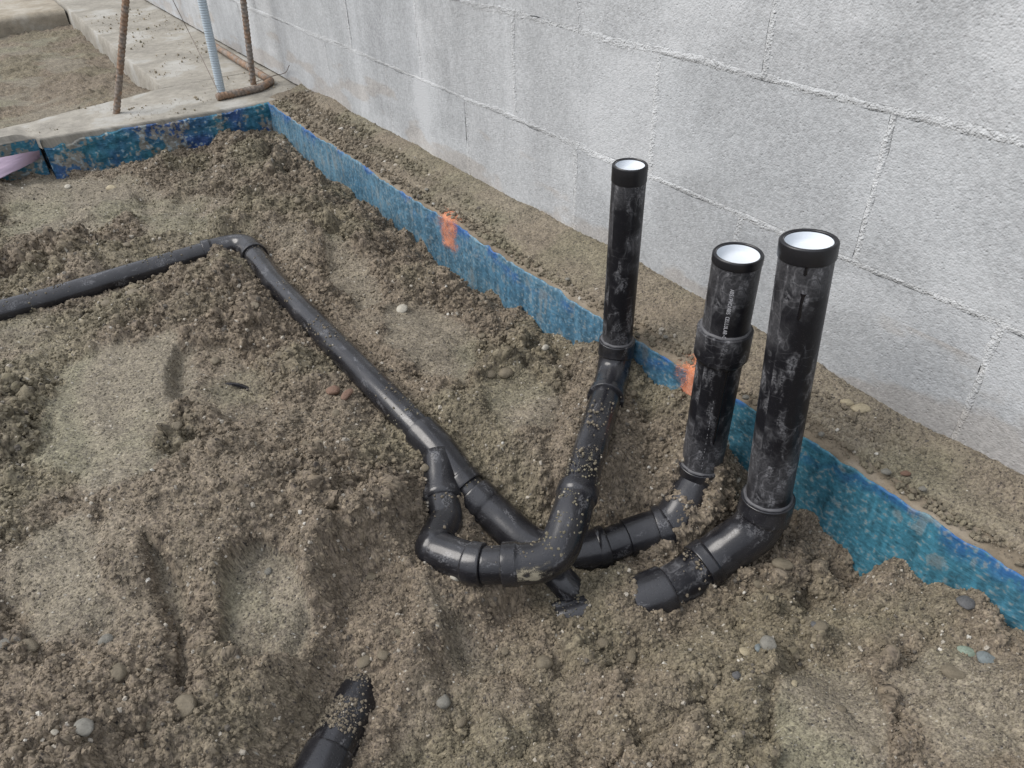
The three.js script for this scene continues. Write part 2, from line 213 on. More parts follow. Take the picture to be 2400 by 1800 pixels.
function soilDetail(x, Y, z, loose, n = 1) {
  const qx = x + 0.007 * (vn(x * 120, z * 120, 61) - 0.5), qz = z + 0.007 * (vn(x * 120, z * 120, 62) - 0.5), L = loose * loose; let y = 0;
  const big = vn(x * 11, z * 11, 71); if (big > 0.45) y += lump3(qx, Y, qz, 30, 40, 0.011 * L * sst(0.45, 0.75, big));
  y += lump3(qx, Y, qz, 62, 41, 0.0075 * L * sst(0.3, 0.6, vn(x * 28, z * 28, 72))) + lump3(qx, Y, qz, 112, 43, 0.006 * (0.03 + L)) + n * n * n * (lump3(qx, Y, qz, 180, 45, 0.0044 * (0.07 + 0.93 * L)) + lump3(qx, Y, qz, 290, 47, 0.0022 * (0.3 + 0.7 * L)));
  return y + (0.002 + 0.01 * L) * (vn3(x * 70, z * 70, Y * 70, 51) - 0.5);
}
function soilY(x, z, detail = true) {
  const wx = x + 0.03 * (fbm(x * 6, z * 6, 2, 91) - 0.5), wz = z + 0.03 * (fbm(x * 6, z * 6, 2, 92) - 0.5);
  let y = tps(wx, wz), loose = 0.72 + 1.3 * (fbm(x * 5 + 3, z * 5, 3, 5) - 0.45);
  const ew = 0.016 * (vn(x * 17, z * 17, 33) - 0.5);
  for (const s of stamps) { const b = s.bb; if (wx < b[0] || wx > b[1] || wz < b[2] || wz > b[3]) continue; const w = sst(s.soft, -s.soft, sdPoly(s.P, wx, wz) + ew * 0.7), wl = sst(0.25, 0.75, w + 0.9 * (fbm(x * 22, z * 22, 3, 34) - 0.5)); y += s.dz * w; loose = mix(loose, 0.08, wl * s.smooth); if (s.dz > 0.009) loose = mix(loose, 1, w * 0.7); else if (s.smooth > 0.3) loose += 0.5 * w * (1 - w); }
  for (const g of grooves) for (let i = 1; i < g.p.length; i++) { const a = g.p[i - 1], b = g.p[i], ex = b.x - a.x, ez = b.z - a.z, t = clamp(((x - a.x) * ex + (z - a.z) * ez) / (ex * ex + ez * ez)), d = Math.hypot(x - a.x - ex * t, z - a.z - ez * t); if (d < g.w * 2) y -= g.d * sst(g.w * 2, 0, d) * 0.7; }
  const ef = edgeZ(x), wf = Math.exp(-(((z - ef) / 0.055) ** 2)); y = mix(y, lerpTable(soilAtFace, x + 0.02 * (vn(x * 60, 3, 8) - 0.5)), wf); loose = mix(loose, 0.7, wf);
  { const l1 = clamp(loose, 0, 1.1), rg = 1 - Math.abs(2 * fbm(x * 9 + 5, z * 9, 3, 26) - 1); y += 0.03 * (fbm(x * 5, z * 5, 2, 11) - 0.5) + 0.078 * (fbm(x * 13, z * 13, 3, 21) - 0.5) * (0.12 + 0.88 * l1) + 0.03 * (fbm(x * 36, z * 36, 3, 22) - 0.5) * l1 * l1 + 0.02 * (rg - 0.75) * l1; }
  { const c = vn(x * 4.5, z * 4.5, 23); if (c > 0.4) { worley(x * 19 + 0.6 * vn(x * 30, z * 30, 24), z * 19, 25); y += 0.062 * sst(0.4, 0.7, c) * clamp(loose, 0, 1) * (0.5 - W2[0]) * (0.3 + W2[1]); } }
  loose = clamp(loose, 0.06, 1.1);
  runAt(x, z);
  if (rs[0] < 3.2) {
    const n = 0.016 * (fbm(x * 40, z * 40, 2, 77) - 0.5), w = sst(3.2, 1.0, rs[0] + 0.3 * (vn(x * 20, z * 20, 78) - 0.5));
    y = mix(y, rs[1] + n, w * 0.95); loose = mix(loose, Math.max(loose, 0.75), w);
  }
  if (detail) y += soilDetail(x, y, z, loose);
  soilInfo.loose = loose; return y;
}
function hitSoil(px, py) { const d = ray(px, py).normalize(); let t = 0.4; const p = V(); for (let i = 0; i < 2000; i++) { p.copy(CAM).addScaledVector(d, t); if (p.y < 0.05 && p.y < soilY(p.x, p.z, false)) break; t += 0.004; } return p; }

// ---------------------------------------------------------------- soil materials
const grainMap = dataTex(1024, 1024, (u, v, o) => {
  const P = 160; worley(u * P, v * P, 7, P); const id = W2[1], c = fbm(u * 24, v * 24, 4, 3, 24), f = h2(Math.floor(u * 1024), Math.floor(v * 1024), 9), f2 = vn(u * 400, v * 400, 12, 400);
  let k = 0.74 + 0.4 * (c - 0.5) + 0.5 * (id - 0.5) + 0.4 * (f - 0.5) + 0.6 * (f2 - 0.5);
  o[0] = k; o[1] = k * (0.985 + 0.03 * id); o[2] = k * (0.96 + 0.08 * h2(Math.floor(id * 999), 3));
  if (id > 0.985 && W2[0] < 0.42) { o[0] = o[1] = o[2] = 1; o[2] = 0.95; } else if (id < 0.03 && W2[0] < 0.4) { o[0] *= 0.4; o[1] *= 0.42; o[2] *= 0.48; }
});
const grainBump = dataTex(1024, 1024, (u, v, o) => { worley(u * 160, v * 160, 7, 160); const a = 0.8 - W2[0]; worley(u * 330, v * 330, 17, 330); const b = 0.8 - W2[0]; o[0] = o[1] = o[2] = 0.2 + 0.5 * a + 0.3 * b + 0.2 * (fbm(u * 90, v * 90, 2, 5, 90) - 0.5); }, false);
rep(grainMap, 1 / 0.42, 1 / 0.42); rep(grainBump, 1 / 0.42, 1 / 0.42);
const soilMat = new THREE.MeshStandardMaterial({ vertexColors: true, map: grainMap, bumpMap: grainBump, bumpScale: 0.0014, roughness: 0.95 });
const soilMatBed = new THREE.MeshStandardMaterial({ vertexColors: true, map: grainMap, bumpMap: grainBump, bumpScale: 0.0014, roughness: 0.95 });          // grain comes from the dense vertices, so slopes stay crisp
function soilColor(x, z, loose) {
  const m = clamp(sst(0.12, 0.75, loose) * 0.8 + 0.5 * (fbm(x * 3.1, z * 3.1, 3, 201) - 0.45)), h = fbm(x * 7, z * 7, 3, 202), g = 0.86 + 0.28 * fbm(x * 30, z * 30, 3, 203);
  let c = [mix(0.222, 0.2, m) * g, mix(0.194, 0.161, m) * g, mix(0.145, 0.117, m) * g];
  const olive = sst(0.45, 0.7, h); c[0] *= mix(1, 0.95, olive); c[2] *= mix(1, 0.94, olive);
  const n = h2(Math.round(x * 9000), Math.round(z * 9000), 205); const k = 0.78 + 0.44 * n; c = c.map(v => v * k);
  return c;
}
function bedColor(x, y, z, l) {
  const c = soilColor(x, z, l), a = vn3(x * 150, z * 150, y * 150, 211), b = vn3(x * 420, z * 420, y * 420, 212), t = h2(Math.round(x * 9000), Math.round(z * 9000), 213); let k = 1 + 0.35 * (a - 0.5) + 0.5 * (b - 0.5);
  if (t > 0.9965) return [0.42, 0.4, 0.35]; if (t > 0.985) k *= 1.5; else if (t < 0.02) k *= 0.5; return [c[0] * k, c[1] * k, c[2] * k];
}
const bed = {};
// bed beside the block wall
{
  const xs = []; for (let x = 0.4; x > -2.66;) { xs.push(x); x -= 0.00165 * (0.62 + Math.abs(Math.min(x + 0.05, 0.3))) + (x > 0.02 ? 0.008 : 0); } xs.push(-2.66); xs.reverse();
  const zs = []; for (let z = 0.105; z < 1.75;) { zs.push(z); z += z < 0.7 ? 0.0019 : z < 1.18 ? 0.0023 : 0.012; }
  console.log('soil grid', xs.length, zs.length);
  const nx = xs.length, nz = zs.length, B = new Float32Array(nx * nz), Lo = new Float32Array(nx * nz);
  for (let j = 0; j < nz; j++) for (let i = 0; i < nx; i++) { B[j * nx + i] = soilY(xs[i], zs[j], false); Lo[j * nx + i] = soilInfo.loose; }
  bed.n = new Float32Array(nx * nz); bed.Lo = Lo;
  const g = gridGeo(nx, nz, (i, j) => {          // crumbs push out along the slope's own normal
    const o = j * nx + i, x = xs[i], z = zs[j], i0 = Math.max(i - 2, 0), i1 = Math.min(i + 2, nx - 1), j0 = Math.max(j - 2, 0), j1 = Math.min(j + 2, nz - 1);
    const gx = (B[j * nx + i1] - B[j * nx + i0]) / (xs[i1] - xs[i0]), gz = (B[j1 * nx + i] - B[j0 * nx + i]) / (zs[j1] - zs[j0]), n = 1 / Math.sqrt(1 + gx * gx + gz * gz), d = soilDetail(x, B[o], z, Lo[o], n); bed.n[o] = n;
    return { p: [x - gx * n * d * 0.9, B[o] + n * d, z - gz * n * d * 0.9], uv: [x, z], c: bedColor(x, B[o] + d, z, Lo[o]) };
  }); bed.P = g.attributes.position.array;
  tag(mesh('soil_bed', g, soilMatBed), 'trampled grey-brown sandy soil filling the bed around the black pipes', 'soil', null, 'structure');
}
// ---------------------------------------------------------------- concrete footing, blue coating, spray marks
const concMap = dataTex(1024, 1024, (u, v, o) => {
  const c = fbm(u * 6, v * 6, 5, 301, 6), d = fbm(u * 40, v * 40, 3, 302, 40), f = h2(Math.floor(u * 1024), Math.floor(v * 1024), 303), p = vn(u * 256, v * 256, 304, 256);
  let k = 0.78 + 0.7 * (c - 0.5) + 0.3 * (d - 0.5) + 0.12 * (f - 0.5) + 0.16 * (p - 0.5); if (p > 0.9) k *= 0.75;
  const e = sst(0.5, 0.65, c + 0.2 * (d - 0.5)); o[0] = k; o[1] = k * mix(0.955, 0.99, e); o[2] = k * mix(0.88, 0.97, e);
});
const concBump = dataTex(512, 512, (u, v, o) => { worley(u * 90, v * 90, 311, 90); o[0] = o[1] = o[2] = 0.5 + 0.5 * (fbm(u * 30, v * 30, 4, 312, 30) - 0.5) - (W2[1] > 0.93 ? 0.4 * sst(0.4, 0.1, W2[0]) : 0); }, false);
rep(concMap, 1 / 0.7, 1 / 0.7); rep(concBump, 1 / 0.3, 1 / 0.3);
const concMat = new THREE.MeshStandardMaterial({ color: lin(0.36, 0.332, 0.28), map: concMap, bumpMap: concBump, bumpScale: 0.002, roughness: 0.95 });
const concDirty = concMat.clone(); concDirty.color.copy(lin(0.235, 0.202, 0.158)); const concPale = concMat.clone(); concPale.color.copy(lin(0.37, 0.362, 0.335));
const blueTex = dataTex(2048, 256, (u, v, o) => {          // u: 3.1 m along the footing from x = -2.6, v: 0.32 m of height, bottom to top
  const x = -2.6 + u * 3.1, y = -0.31 + v * 0.32;
  const streak = fbm(x * 130 + 3 * fbm(x * 12, y * 12, 2, 401), y * 16, 3, 402), blot = fbm(x * 9, y * 14, 4, 403), fine = fbm(x * 220, y * 220, 2, 404), sp = h2(Math.floor(u * 2048), Math.floor(v * 256), 405);
  const pale = clamp(sst(-0.55, -1.3, x) * 0.36 + 1.0 * (blot - 0.42)), green = sst(-0.75, -0.45, x) * sst(0.1, -0.25, x);
  let c = [mix(0.045, 0.165, pale), mix(0.145, 0.31, pale), mix(0.235, 0.405, pale)];
  c = [mix(c[0], 0.042, green * 0.7), mix(c[1], 0.2, green * 0.7), mix(c[2], 0.265, green * 0.7)];
  const k = 0.5 + 0.6 * streak + 0.75 * (fine - 0.5) + 0.3 * (sp - 0.5) + 0.35 * (fbm(x * 45, y * 45, 3, 411) - 0.5); c = c.map(q => q * k);
  const edge = sst(-0.05, -0.004, y + 0.035 * (fbm(x * 14, 2, 3, 406) - 0.5));                                  // thicker royal-blue crust left along the upper edge
  const roy = 0.75 * edge * sst(0.5, 0.68, fbm(x * 16, y * 22, 3, 407)) * sst(0.35, 0.55, fbm(x * 160, y * 160, 2, 408) + 0.18);
  c = [mix(c[0], 0.014, roy), mix(c[1], 0.085, roy), mix(c[2], 0.3, roy)];
  const ch = sst(0.66, 0.73, fbm(x * 60 + 4, y * 34, 4, 409) + 0.1 * (fine - 0.5) + 0.07 * pale); const chip = Math.max(ch * 0.4, sst(0.7, 0.84, fine + 0.12 * blot) * 0.6);
  const q = 0.8 + 0.4 * (sp - 0.5); c = [mix(c[0], 0.3 * q, chip), mix(c[1], 0.3 * q, chip), mix(c[2], 0.27 * q, chip)];
  o[0] = c[0]; o[1] = c[1]; o[2] = c[2];
});
const blueTex2 = dataTex(1024, 256, (u, v, o) => {         // return beam: 1.2 m, rougher and darker coat
  const x = u * 1.2, y = -0.31 + v * 0.32, a = fbm(x * 30, y * 30, 4, 421), b = fbm(x * 110, y * 110, 3, 422), e = fbm(x * 8, y * 10, 3, 423), sp = h2(Math.floor(u * 1024), Math.floor(v * 256), 424);
  let c = [mix(0.012, 0.03, e), mix(0.06, 0.15, sst(0.35, 0.7, e)), mix(0.16, 0.235, e)]; const k = 0.55 + 0.8 * b + 0.15 * (sp - 0.5); c = c.map(q => q * k);
  const soil = sst(0.53, 0.6, a * 0.55 + b * 0.45 + 0.05 * sst(0.6, 0.75, x)), pale = sst(0.66, 0.72, b);
  c = [mix(c[0], 0.2, soil * 0.85), mix(c[1], 0.18, soil * 0.85), mix(c[2], 0.14, soil * 0.85)]; c = c.map((q, i) => mix(q, [0.28, 0.36, 0.4][i], pale * 0.6));
  o[0] = c[0]; o[1] = c[1]; o[2] = c[2];
});
const blueMat = new THREE.MeshStandardMaterial({ map: blueTex, roughness: 0.62, bumpMap: concBump, bumpScale: 0.0016 });
const blueMat2 = new THREE.MeshStandardMaterial({ map: blueTex2, roughness: 0.6, bumpMap: concBump, bumpScale: 0.003 });
const edgeJ = x => edgeZ(x) + 0.012 * (fbm(x * 9, 1, 3, 431) - 0.5) + 0.006 * (fbm(x * 60, 2, 3, 432) - 0.5);
function edgeProf(x, t, off = 0) {           // t < 0: distance back on the top, t > 0: distance down the face
  const e = edgeJ(x), r = 0.009, n = 0.0028 * (fbm(x * 70, t * 70, 3, 433) - 0.5) + 0.004 * (fbm(x * 12, t * 12, 2, 434) - 0.5);
  if (t < -r) return [x, n + off, e + t];
  if (t < r) { const a = (t + r) / (2 * r) * Math.PI / 2; return [x, -r + Math.cos(a) * (r + n + off), e - r + Math.sin(a) * (r + n + off)]; }
  return [x, -t, e + n + off + 0.02 * (t - r)];
}
const beamF = z => -2.506 - 0.094 * clamp((z - 0.14) / 0.66, -0.3, 1) - (z > 0.805 ? 0.03 : 0) + 0.012 * (fbm(z * 12, 5, 3, 441) - 0.5) + 0.007 * (fbm(z * 70, 6, 3, 442) - 0.5);
const beamB = z => -2.927 + 0.28 * (z - 0.379) + 0.02 * (fbm(z * 10, 8, 3, 443) - 0.5);
const footing = thing('concrete_footing', 'concrete strip footing with blue coated side running below the block wall', 'footing');
{
  const N = 700, xa = -2.515, xb = 0.5, X = i => xa + (xb - xa) * i / (N - 1);
  mesh('ledge', gridGeo(N, 34, (i, j) => { const x = X(i), e = edgeJ(x), t = j < 24 ? mix(-e - 0.02, -0.009, j / 24) : mix(-0.009, 0.03, (j - 24) / 9), p = edgeProf(x, t); return { p, uv: [x, p[2] - p[1]] }; }), concDirty, footing);
  tag(mesh('blue_coating', gridGeo(N, 60, (i, j) => {
    const x = X(i), t0 = -0.002 + 0.009 * fbm(x * 45, 9, 3, 451) + 0.008 * (fbm(x * 7, 3, 2, 452) - 0.5), t = mix(t0, 0.3, (j / 59) ** 1.3), p = edgeProf(x, t, j ? 0.0018 : -0.002); return { p, uv: [(x + 2.6) / 3.1, (-t + 0.31) / 0.32] };
  }), blueMat, footing), 'worn teal blue coating brushed on the footing side');
  // return beam and the wider ledge beyond it
  const Z = j => -0.02 + j / 299 * 2.2;
  mesh('beam', gridGeo(44, 300, (i, j) => {
    const z = Z(j), f = beamF(z), b = z < 0.36 ? -2.93 : beamB(z); if (i < 40) { const u = i / 39, x = mix(b, f - 0.008, u); return { p: [x, 0.003 * (fbm(x * 14, z * 14, 3, 461) - 0.5) + 0.012 * sst(0.82, 0.86, z) * sst(0, 0.4, u) - (i === 0 ? 0.25 : 0), z], uv: [x, z] }; }
    const a = (i - 39) / 4; return { p: [f - 0.008 + 0.008 * Math.sin(a * 1.57), -0.012 * (1 - Math.cos(a * 1.57)) - (i === 43 ? 0.02 : 0), z], uv: [f, z + 0.02 * a] };
  }), concPale, footing);
  tag(mesh('blue_coating', gridGeo(320, 50, (i, j) => {
    const z = 0.13 + i / 319 * 0.67, t0 = 0.002 + 0.016 * fbm(z * 28, 4, 3, 471) * sst(0.14, 0.3, z) + 0.03 * sst(0.6, 0.72, z) * fbm(z * 20, 4, 2, 475), t = mix(t0, 0.3, (j / 49) ** 1.2), n = 0.012 * (fbm(z * 40, t * 40, 4, 472) - 0.5) + 0.006 * (fbm(z * 120, t * 120, 2, 473) - 0.5);
    return { p: [beamF(z) + (j ? 0.006 : -0.006) + n + 0.04 * t, -t, z], uv: [z / 1.2, (-t + 0.31) / 0.32] };
  }), blueMat2, footing), 'thick patchy dark blue coating on the return beam');
  mesh('beam_end', gridGeo(20, 40, (i, j) => { const x = mix(-2.72, beamF(0.79) + 0.004, i / 19), y = -0.004 - 0.3 * j / 39; return { p: [x + 0.04 * -y * (i / 19), y, 0.802 + 0.008 * (fbm(x * 40, y * 40, 3, 474) - 0.5)], uv: [(x + 3) / 1.2, (y + 0.31) / 0.32] }; }), blueMat2, footing);
  mesh('blue_coating', gridGeo(200, 12, (i, j) => { const z = 0.81 + i / 199 * 1.3, y = -0.006 - 0.2 * j / 11; return { p: [beamF(z) + 0.003, y, z], uv: [z / 1.2, (y + 0.31) / 0.32] }; }), blueMat2, footing);
  mesh('far_ledge', gridGeo(260, 50, (i, j) => {
    const x = mix(-9, -2.9295, i / 259), e = 0.378 + 0.012 * (fbm(x * 7, 4, 3, 481) - 0.5) + 0.006 * (fbm(x * 40, 4, 2, 482) - 0.5);
    if (j < 40) { const z = mix(-0.02, e - 0.006, j / 39); return { p: [x, -0.002 + 0.004 * (fbm(x * 9, z * 9, 3, 483) - 0.5), z], uv: [x, z] }; }
    const q = (j - 39) / 10; return { p: [x, -0.003 - 0.3 * q, e + 0.01 * (fbm(x * 20, q * 8, 3, 484) - 0.5)], uv: [x, e + 0.3 * q] };
  }), concPale, footing);
  mesh('cross_beam', gridGeo(40, 120, (i, j) => {
    const z = mix(0.385, 2.4, j / 119), f = -4.9 + 0.02 * (fbm(z * 8, 4, 3, 491) - 0.5);
    if (i < 28) { const x = mix(-9, f - 0.01, i / 27); return { p: [x, -0.006 + 0.006 * (fbm(x * 9, z * 9, 3, 493) - 0.5), z], uv: [x, z] }; }
    const q = (i - 27) / 12; return { p: [f, -0.008 - 0.3 * q, z], uv: [f + 0.3 * q, z] };
  }), concMat, footing);
}
// sprayed orange setting-out marks on the footing's edge
function sprayMark(x0, x1, t0, t1, sd, label) {
  const W = 96, Hh = 160, at = dataTex(W, Hh, (u, v, o) => {
    const x = u * (x1 - x0), t = mix(t0, t1, v), e = Math.min(u, 1 - u) * 2, top = sst(0, 0.15, v) * sst(1, 0.82, v);
    const a = sst(0.0, 0.9, e) * top + 0.9 * (fbm(x * 70, t * 70, 3, sd) - 0.5) + 0.8 * (h2(Math.floor(u * W), Math.floor(v * Hh), sd + 1) - 0.5); const k = sst(0.35, 0.95, a) * 0.7; o[0] = o[1] = o[2] = k;
  }, false, false);
  const col = dataTex(W, Hh, (u, v, o) => { const n = fbm(u * 12, v * 18, 3, sd + 5), s = h2(Math.floor(u * W), Math.floor(v * Hh), sd + 7); const k = 0.75 + 0.5 * n; o[0] = 0.72 * k; o[1] = mix(0.2, 0.38, s * n * 1.6) * k; o[2] = mix(0.06, 0.3, s * n * 1.4) * k; }, true, false);
  tag(mesh('spray_mark', gridGeo(24, 40, (i, j) => { const x = mix(x0, x1, i / 23), t = mix(t0, t1, j / 39); return { p: edgeProf(x + 0.004 * Math.sin(t * 40), t, t < 0.012 ? 0.0026 : 0.0028), uv: [i / 23, j / 39] }; }), new THREE.MeshStandardMaterial({ map: col, alphaMap: at, transparent: true, roughness: 0.8 }), footing), label);
}
{ const a = atZ(1048, 550, 0.146).x; sprayMark(a - 0.055, a + 0.05, -0.035, 0.085, 501, 'orange spray stripe on pale blue part of the coating'); }
{ const a = atZ(1575, 860, 0.128).x, b = a + 0.1; sprayMark(a, b, -0.085, 0.065, 521, 'orange spray patch beside the collared riser'); }

// ---------------------------------------------------------------- block wall
const wallMap = dataTex(2048, 1024, (u, v, o) => {
  const x = -4 + u * 4.5, y = v * 2.0, c = fbm(x * 2.2, y * 2.2, 4, 601), d = fbm(x * 14, y * 14, 3, 602), f = h2(Math.floor(u * 2048), Math.floor(v * 1024), 603), g = vn(x * 260, y * 260, 604), st = fbm(x * 11, y * 0.9, 3, 605), st2 = fbm(x * 40, y * 1.6, 2, 606);
  const far = sst(-0.8, -1.5, x); let k = 0.8 + 0.16 * (c - 0.5) + 0.14 * (d - 0.5) + 0.14 * (f - 0.5) + 0.24 * (g - 0.5) + far * (0.3 * (st - 0.5) + 0.1 * (st2 - 0.5));
  for (const [sx, w, a, y0, y1] of [[-1.7, 0.018, 0.16, 0.0, 0.6], [-1.67, 0.03, 0.1, 0, 0.21], [-1.32, 0.02, 0.12, 0.2, 0.45], [-1.84, 0.03, 0.1, 0.2, 0.6], [-2.05, 0.04, 0.12, 0, 0.6], [-1.12, 0.03, 0.05, 0, 0.2], [-0.42, 0.05, 0.06, 0.25, 0.4], [-0.5, 0.02, 0.08, 0.21, 0.42]]) { const q = Math.abs(x - sx + 0.02 * (fbm(3, y * 5, 2, 611) - 0.5)); if (q < w * 2 && y > y0 && y < y1) k += a * sst(w * 2, 0, q) * (0.3 + 1.2 * fbm(x * 50, y * 8, 3, 612)); }
  k += 0.13 * sst(0.53, 0.68, fbm(x * 4.2, y * 6, 4, 615)) - 0.06 * sst(0.55, 0.7, fbm(x * 3.1 + 9, y * 4, 4, 616));
  const dirt = sst(0.5, 0.66, fbm(x * 8, y * 22, 4, 613) + 0.25 * sst(0.13, 0.0, y + 0.05 * (fbm(x * 6, 1, 2, 614) - 0.5)) - 0.12) * (y < 0.15 ? 1 : 0);   // soil splashed on the lowest course
  o[0] = k * mix(1, 0.92, dirt); o[1] = k * mix(1.005, 0.87, dirt); o[2] = k * mix(1.005, 0.82, dirt);
});
wallMap.repeat.set(1 / 4.5, 1 / 2); wallMap.offset.set(4 / 4.5, 0);
const blockBump = dataTex(1024, 1024, (u, v, o) => {
  worley(u * 150, v * 150, 621, 150); const a = W2[0], id = W2[1]; worley(u * 60, v * 60, 631, 60); const b = W2[0], ib = W2[1];
  o[0] = o[1] = o[2] = 0.55 + 0.35 * (0.5 - a) * (0.4 + id) + 0.35 * (fbm(u * 120, v * 120, 2, 622, 120) - 0.5) - (ib > 0.8 ? 0.35 * sst(0.3, 0.05, b) : 0);
}, false); rep(blockBump, 1 / 0.4, 1 / 0.4);
const blockMats = [[0.505, 0.52, 0.53], [0.482, 0.497, 0.509], [0.525, 0.538, 0.547], [0.493, 0.508, 0.52]].map(c => new THREE.MeshStandardMaterial({ color: lin(...c), map: wallMap, bumpMap: blockBump, bumpScale: 0.0013, roughness: 0.95 }));
const mortarMat = new THREE.MeshStandardMaterial({ color: lin(0.575, 0.588, 0.594), map: wallMap, bumpMap: blockBump, bumpScale: 0.003, roughness: 0.95 });
const wall = thing('block_wall', 'grey concrete block wall with rough pale mortar joints', 'wall');
{
  const heads = []; const y0 = 0.004, BH = 0.2, BL = 0.4;
  const faceGeo = (x0, x1, ya, yb, sd) => {          // block face: slightly uneven, worn arrises
    const nx = 18, ny = 10, dz = 0.001 * (h2(sd, 1, 641) - 0.5);
    return gridGeo(nx, ny, (i, j) => {
      const ei = i === 0 || i === nx - 1, ej = j === 0 || j === ny - 1; let x = mix(x0, x1, i / (nx - 1)), y = mix(yb, ya, j / (ny - 1)); const n = 0.0012 * (fbm(x * 12, y * 12, 2, 642) - 0.5);
      if (ei) x += 0.004 * (fbm(y * 60, sd, 2, 643) - 0.5); if (ej) y += 0.004 * (fbm(x * 60, sd, 2, 644) - 0.5);
      return { p: [x, y, dz + n], uv: [x, y] };
    });
  };
  let k = 0; const gap = 0.0045;
  for (let c = 0; c < 8; c++) {
    const off = c % 2 ? -0.095 : -0.293, ya = y0 + c * BH + gap, yb = y0 + (c + 1) * BH - gap;
    const hx = []; for (let m = -22; m <= 3; m++) { const xh = off + m * BL + 0.006 * (h2(m, c, 645) - 0.5); hx.push(xh); }
    for (let m = 0; m < hx.length - 1; m++) { const b = mesh('concrete_block', faceGeo(hx[m] + gap, hx[m + 1] - gap, ya, yb, k), blockMats[Math.floor(h2(m, c, 646) * 4)], wall); k++; }
    // mortar of this course: head joints and the bed joint above, each a bumpy bead between the blocks
    const g = [];
    const bead = (n, w, fn) => { g.push(gridGeo(n, 9, (i, j) => { const q = fn(i / (n - 1)), t = (j - 4) / 4, sd = j > 4 ? 9 : 0, ww = w * (0.55 + 1.3 * fbm(q[0] * 22, q[1] * 22 + sd, 3, 651 + c)); const body = (1 - t * t) * (0.4 + 1.2 * fbm(q[0] * 90, q[1] * 90 + t, 3, 652 + c)) * q[4], lo = 0.006 * (fbm(q[0] * 6, q[1] * 6 + sd, 2, 653) - 0.54); const d = body + lo * Math.abs(t) - 0.0006 + 0.0012 * (h2(i, j, 656 + c) - 0.5); const x = q[0] + q[2] * t * ww, y = q[1] + q[3] * t * ww; return { p: [x, y, d], uv: [x, y] }; })); };
    for (const xh of hx) if (xh > -5) bead(60, 0.006, u => [xh + 0.005 * (fbm(u * 6, xh, 2, 655) - 0.5), mix(yb, ya, u), 1, 0, 0.0014]);
    bead(1400, 0.0064, u => { const x = mix(-9, 1.1, Math.pow(u, 0.62)); return [x, yb + gap + 0.006 * (fbm(x * 8, c, 3, 654) - 0.5), 0, -1, 0.001]; });
    mesh('mortar_joint', mergeGeometries(g), mortarMat, wall);
  }
  const core = new THREE.BoxGeometry(10.1, 1.6, 0.17); core.translate(-3.95, 0.804, -0.091); mesh('core', core, mortarMat, wall);
}

// ---------------------------------------------------------------- soil on the ledge, second bed, ground beyond
{
  const xs = []; for (let x = 0.45; x > -2.56;) { xs.push(x); x -= 0.0024 * (0.62 + Math.abs(Math.min(x + 0.05, 0.3))); } xs.reverse();
  const g = gridGeo(xs.length, 66, (i, j) => {
    const x = xs[i], v = j / 65, e = edgeJ(x), z = mix(-0.001, e - 0.008, v), t = fbm(x * 7, z * 20, 4, 701), near = sst(-0.75, -0.35, x);
    let y = 0.004 + 0.02 * sst(0.5, 0.0, v) * (0.4 + 1.1 * fbm(x * 6, 2, 3, 702)) + 0.012 * (t - 0.42) - 0.016 * sst(0.7, 1.0, v) * (1 + 1.8 * (fbm(x * 9, 7, 3, 703) - 0.5)) + 0.004 * near;
    y += 0.008 * sst(-1.7, -1.2, x) * sst(-0.5, -0.8, x) * sst(0.9, 0.3, v);
    worley(x * 90, z * 90, 704); y += 0.0045 * (0.6 - W2[0]) * W2[1]; worley(x * 200, z * 200, 705); y += 0.003 * (0.6 - W2[0]) * (0.3 + W2[1]); worley(x * 370, z * 370, 706); y += 0.0016 * (0.6 - W2[0]);
    if (j > 60) y -= 0.004 * (j - 60) / 5; const c = soilColor(x + 7, z, 0.45 + 0.5 * (t - 0.5)); return { p: [x, y, z], uv: [x, z], c };
  });
  tag(mesh('ledge_soil', g, soilMat), 'thin layer of soil and grit spilled along the footing ledge', 'soil', null, 'structure');
  const g2 = gridGeo(330, 330, (i, j) => {
    const x = mix(-4.95, -2.8, i / 329), z = mix(0.34, 2.3, j / 329), b = beamB(z), t = fbm(x * 4, z * 4, 4, 711), l = 0.2 + 0.8 * sst(0.4, 0.62, fbm(x * 7, z * 7, 3, 712));
    let y = -0.085 + 0.06 * (t - 0.5) + 0.06 * sst(b - 0.4, b + 0.02, x); worley(x * 40, z * 40, 713); y += 0.016 * l * (0.6 - W2[0]) * W2[1]; worley(x * 95, z * 95, 714); y += 0.009 * (0.2 + l) * (0.6 - W2[0]); y += 0.03 * l * (fbm(x * 18, z * 18, 3, 715) - 0.5); if (x > b - 0.03 || z < 0.4) y = Math.min(y, -0.014);
    return { p: [x, y, z], uv: [x, z], c: soilColor(x, z, l * 0.8) };
  });
  tag(mesh('soil_bed', g2, soilMat), 'lumpy soil bed between the two concrete beams', 'soil', null, 'structure');
  const gp = new THREE.PlaneGeometry(120, 120, 1, 1); gp.rotateX(-Math.PI / 2); gp.translate(0, -0.36, 0);
  tag(mesh('ground', gp, new THREE.MeshStandardMaterial({ color: lin(0.16, 0.14, 0.1), roughness: 0.95 })), 'bare earth of the building site', 'ground', null, 'structure');
}

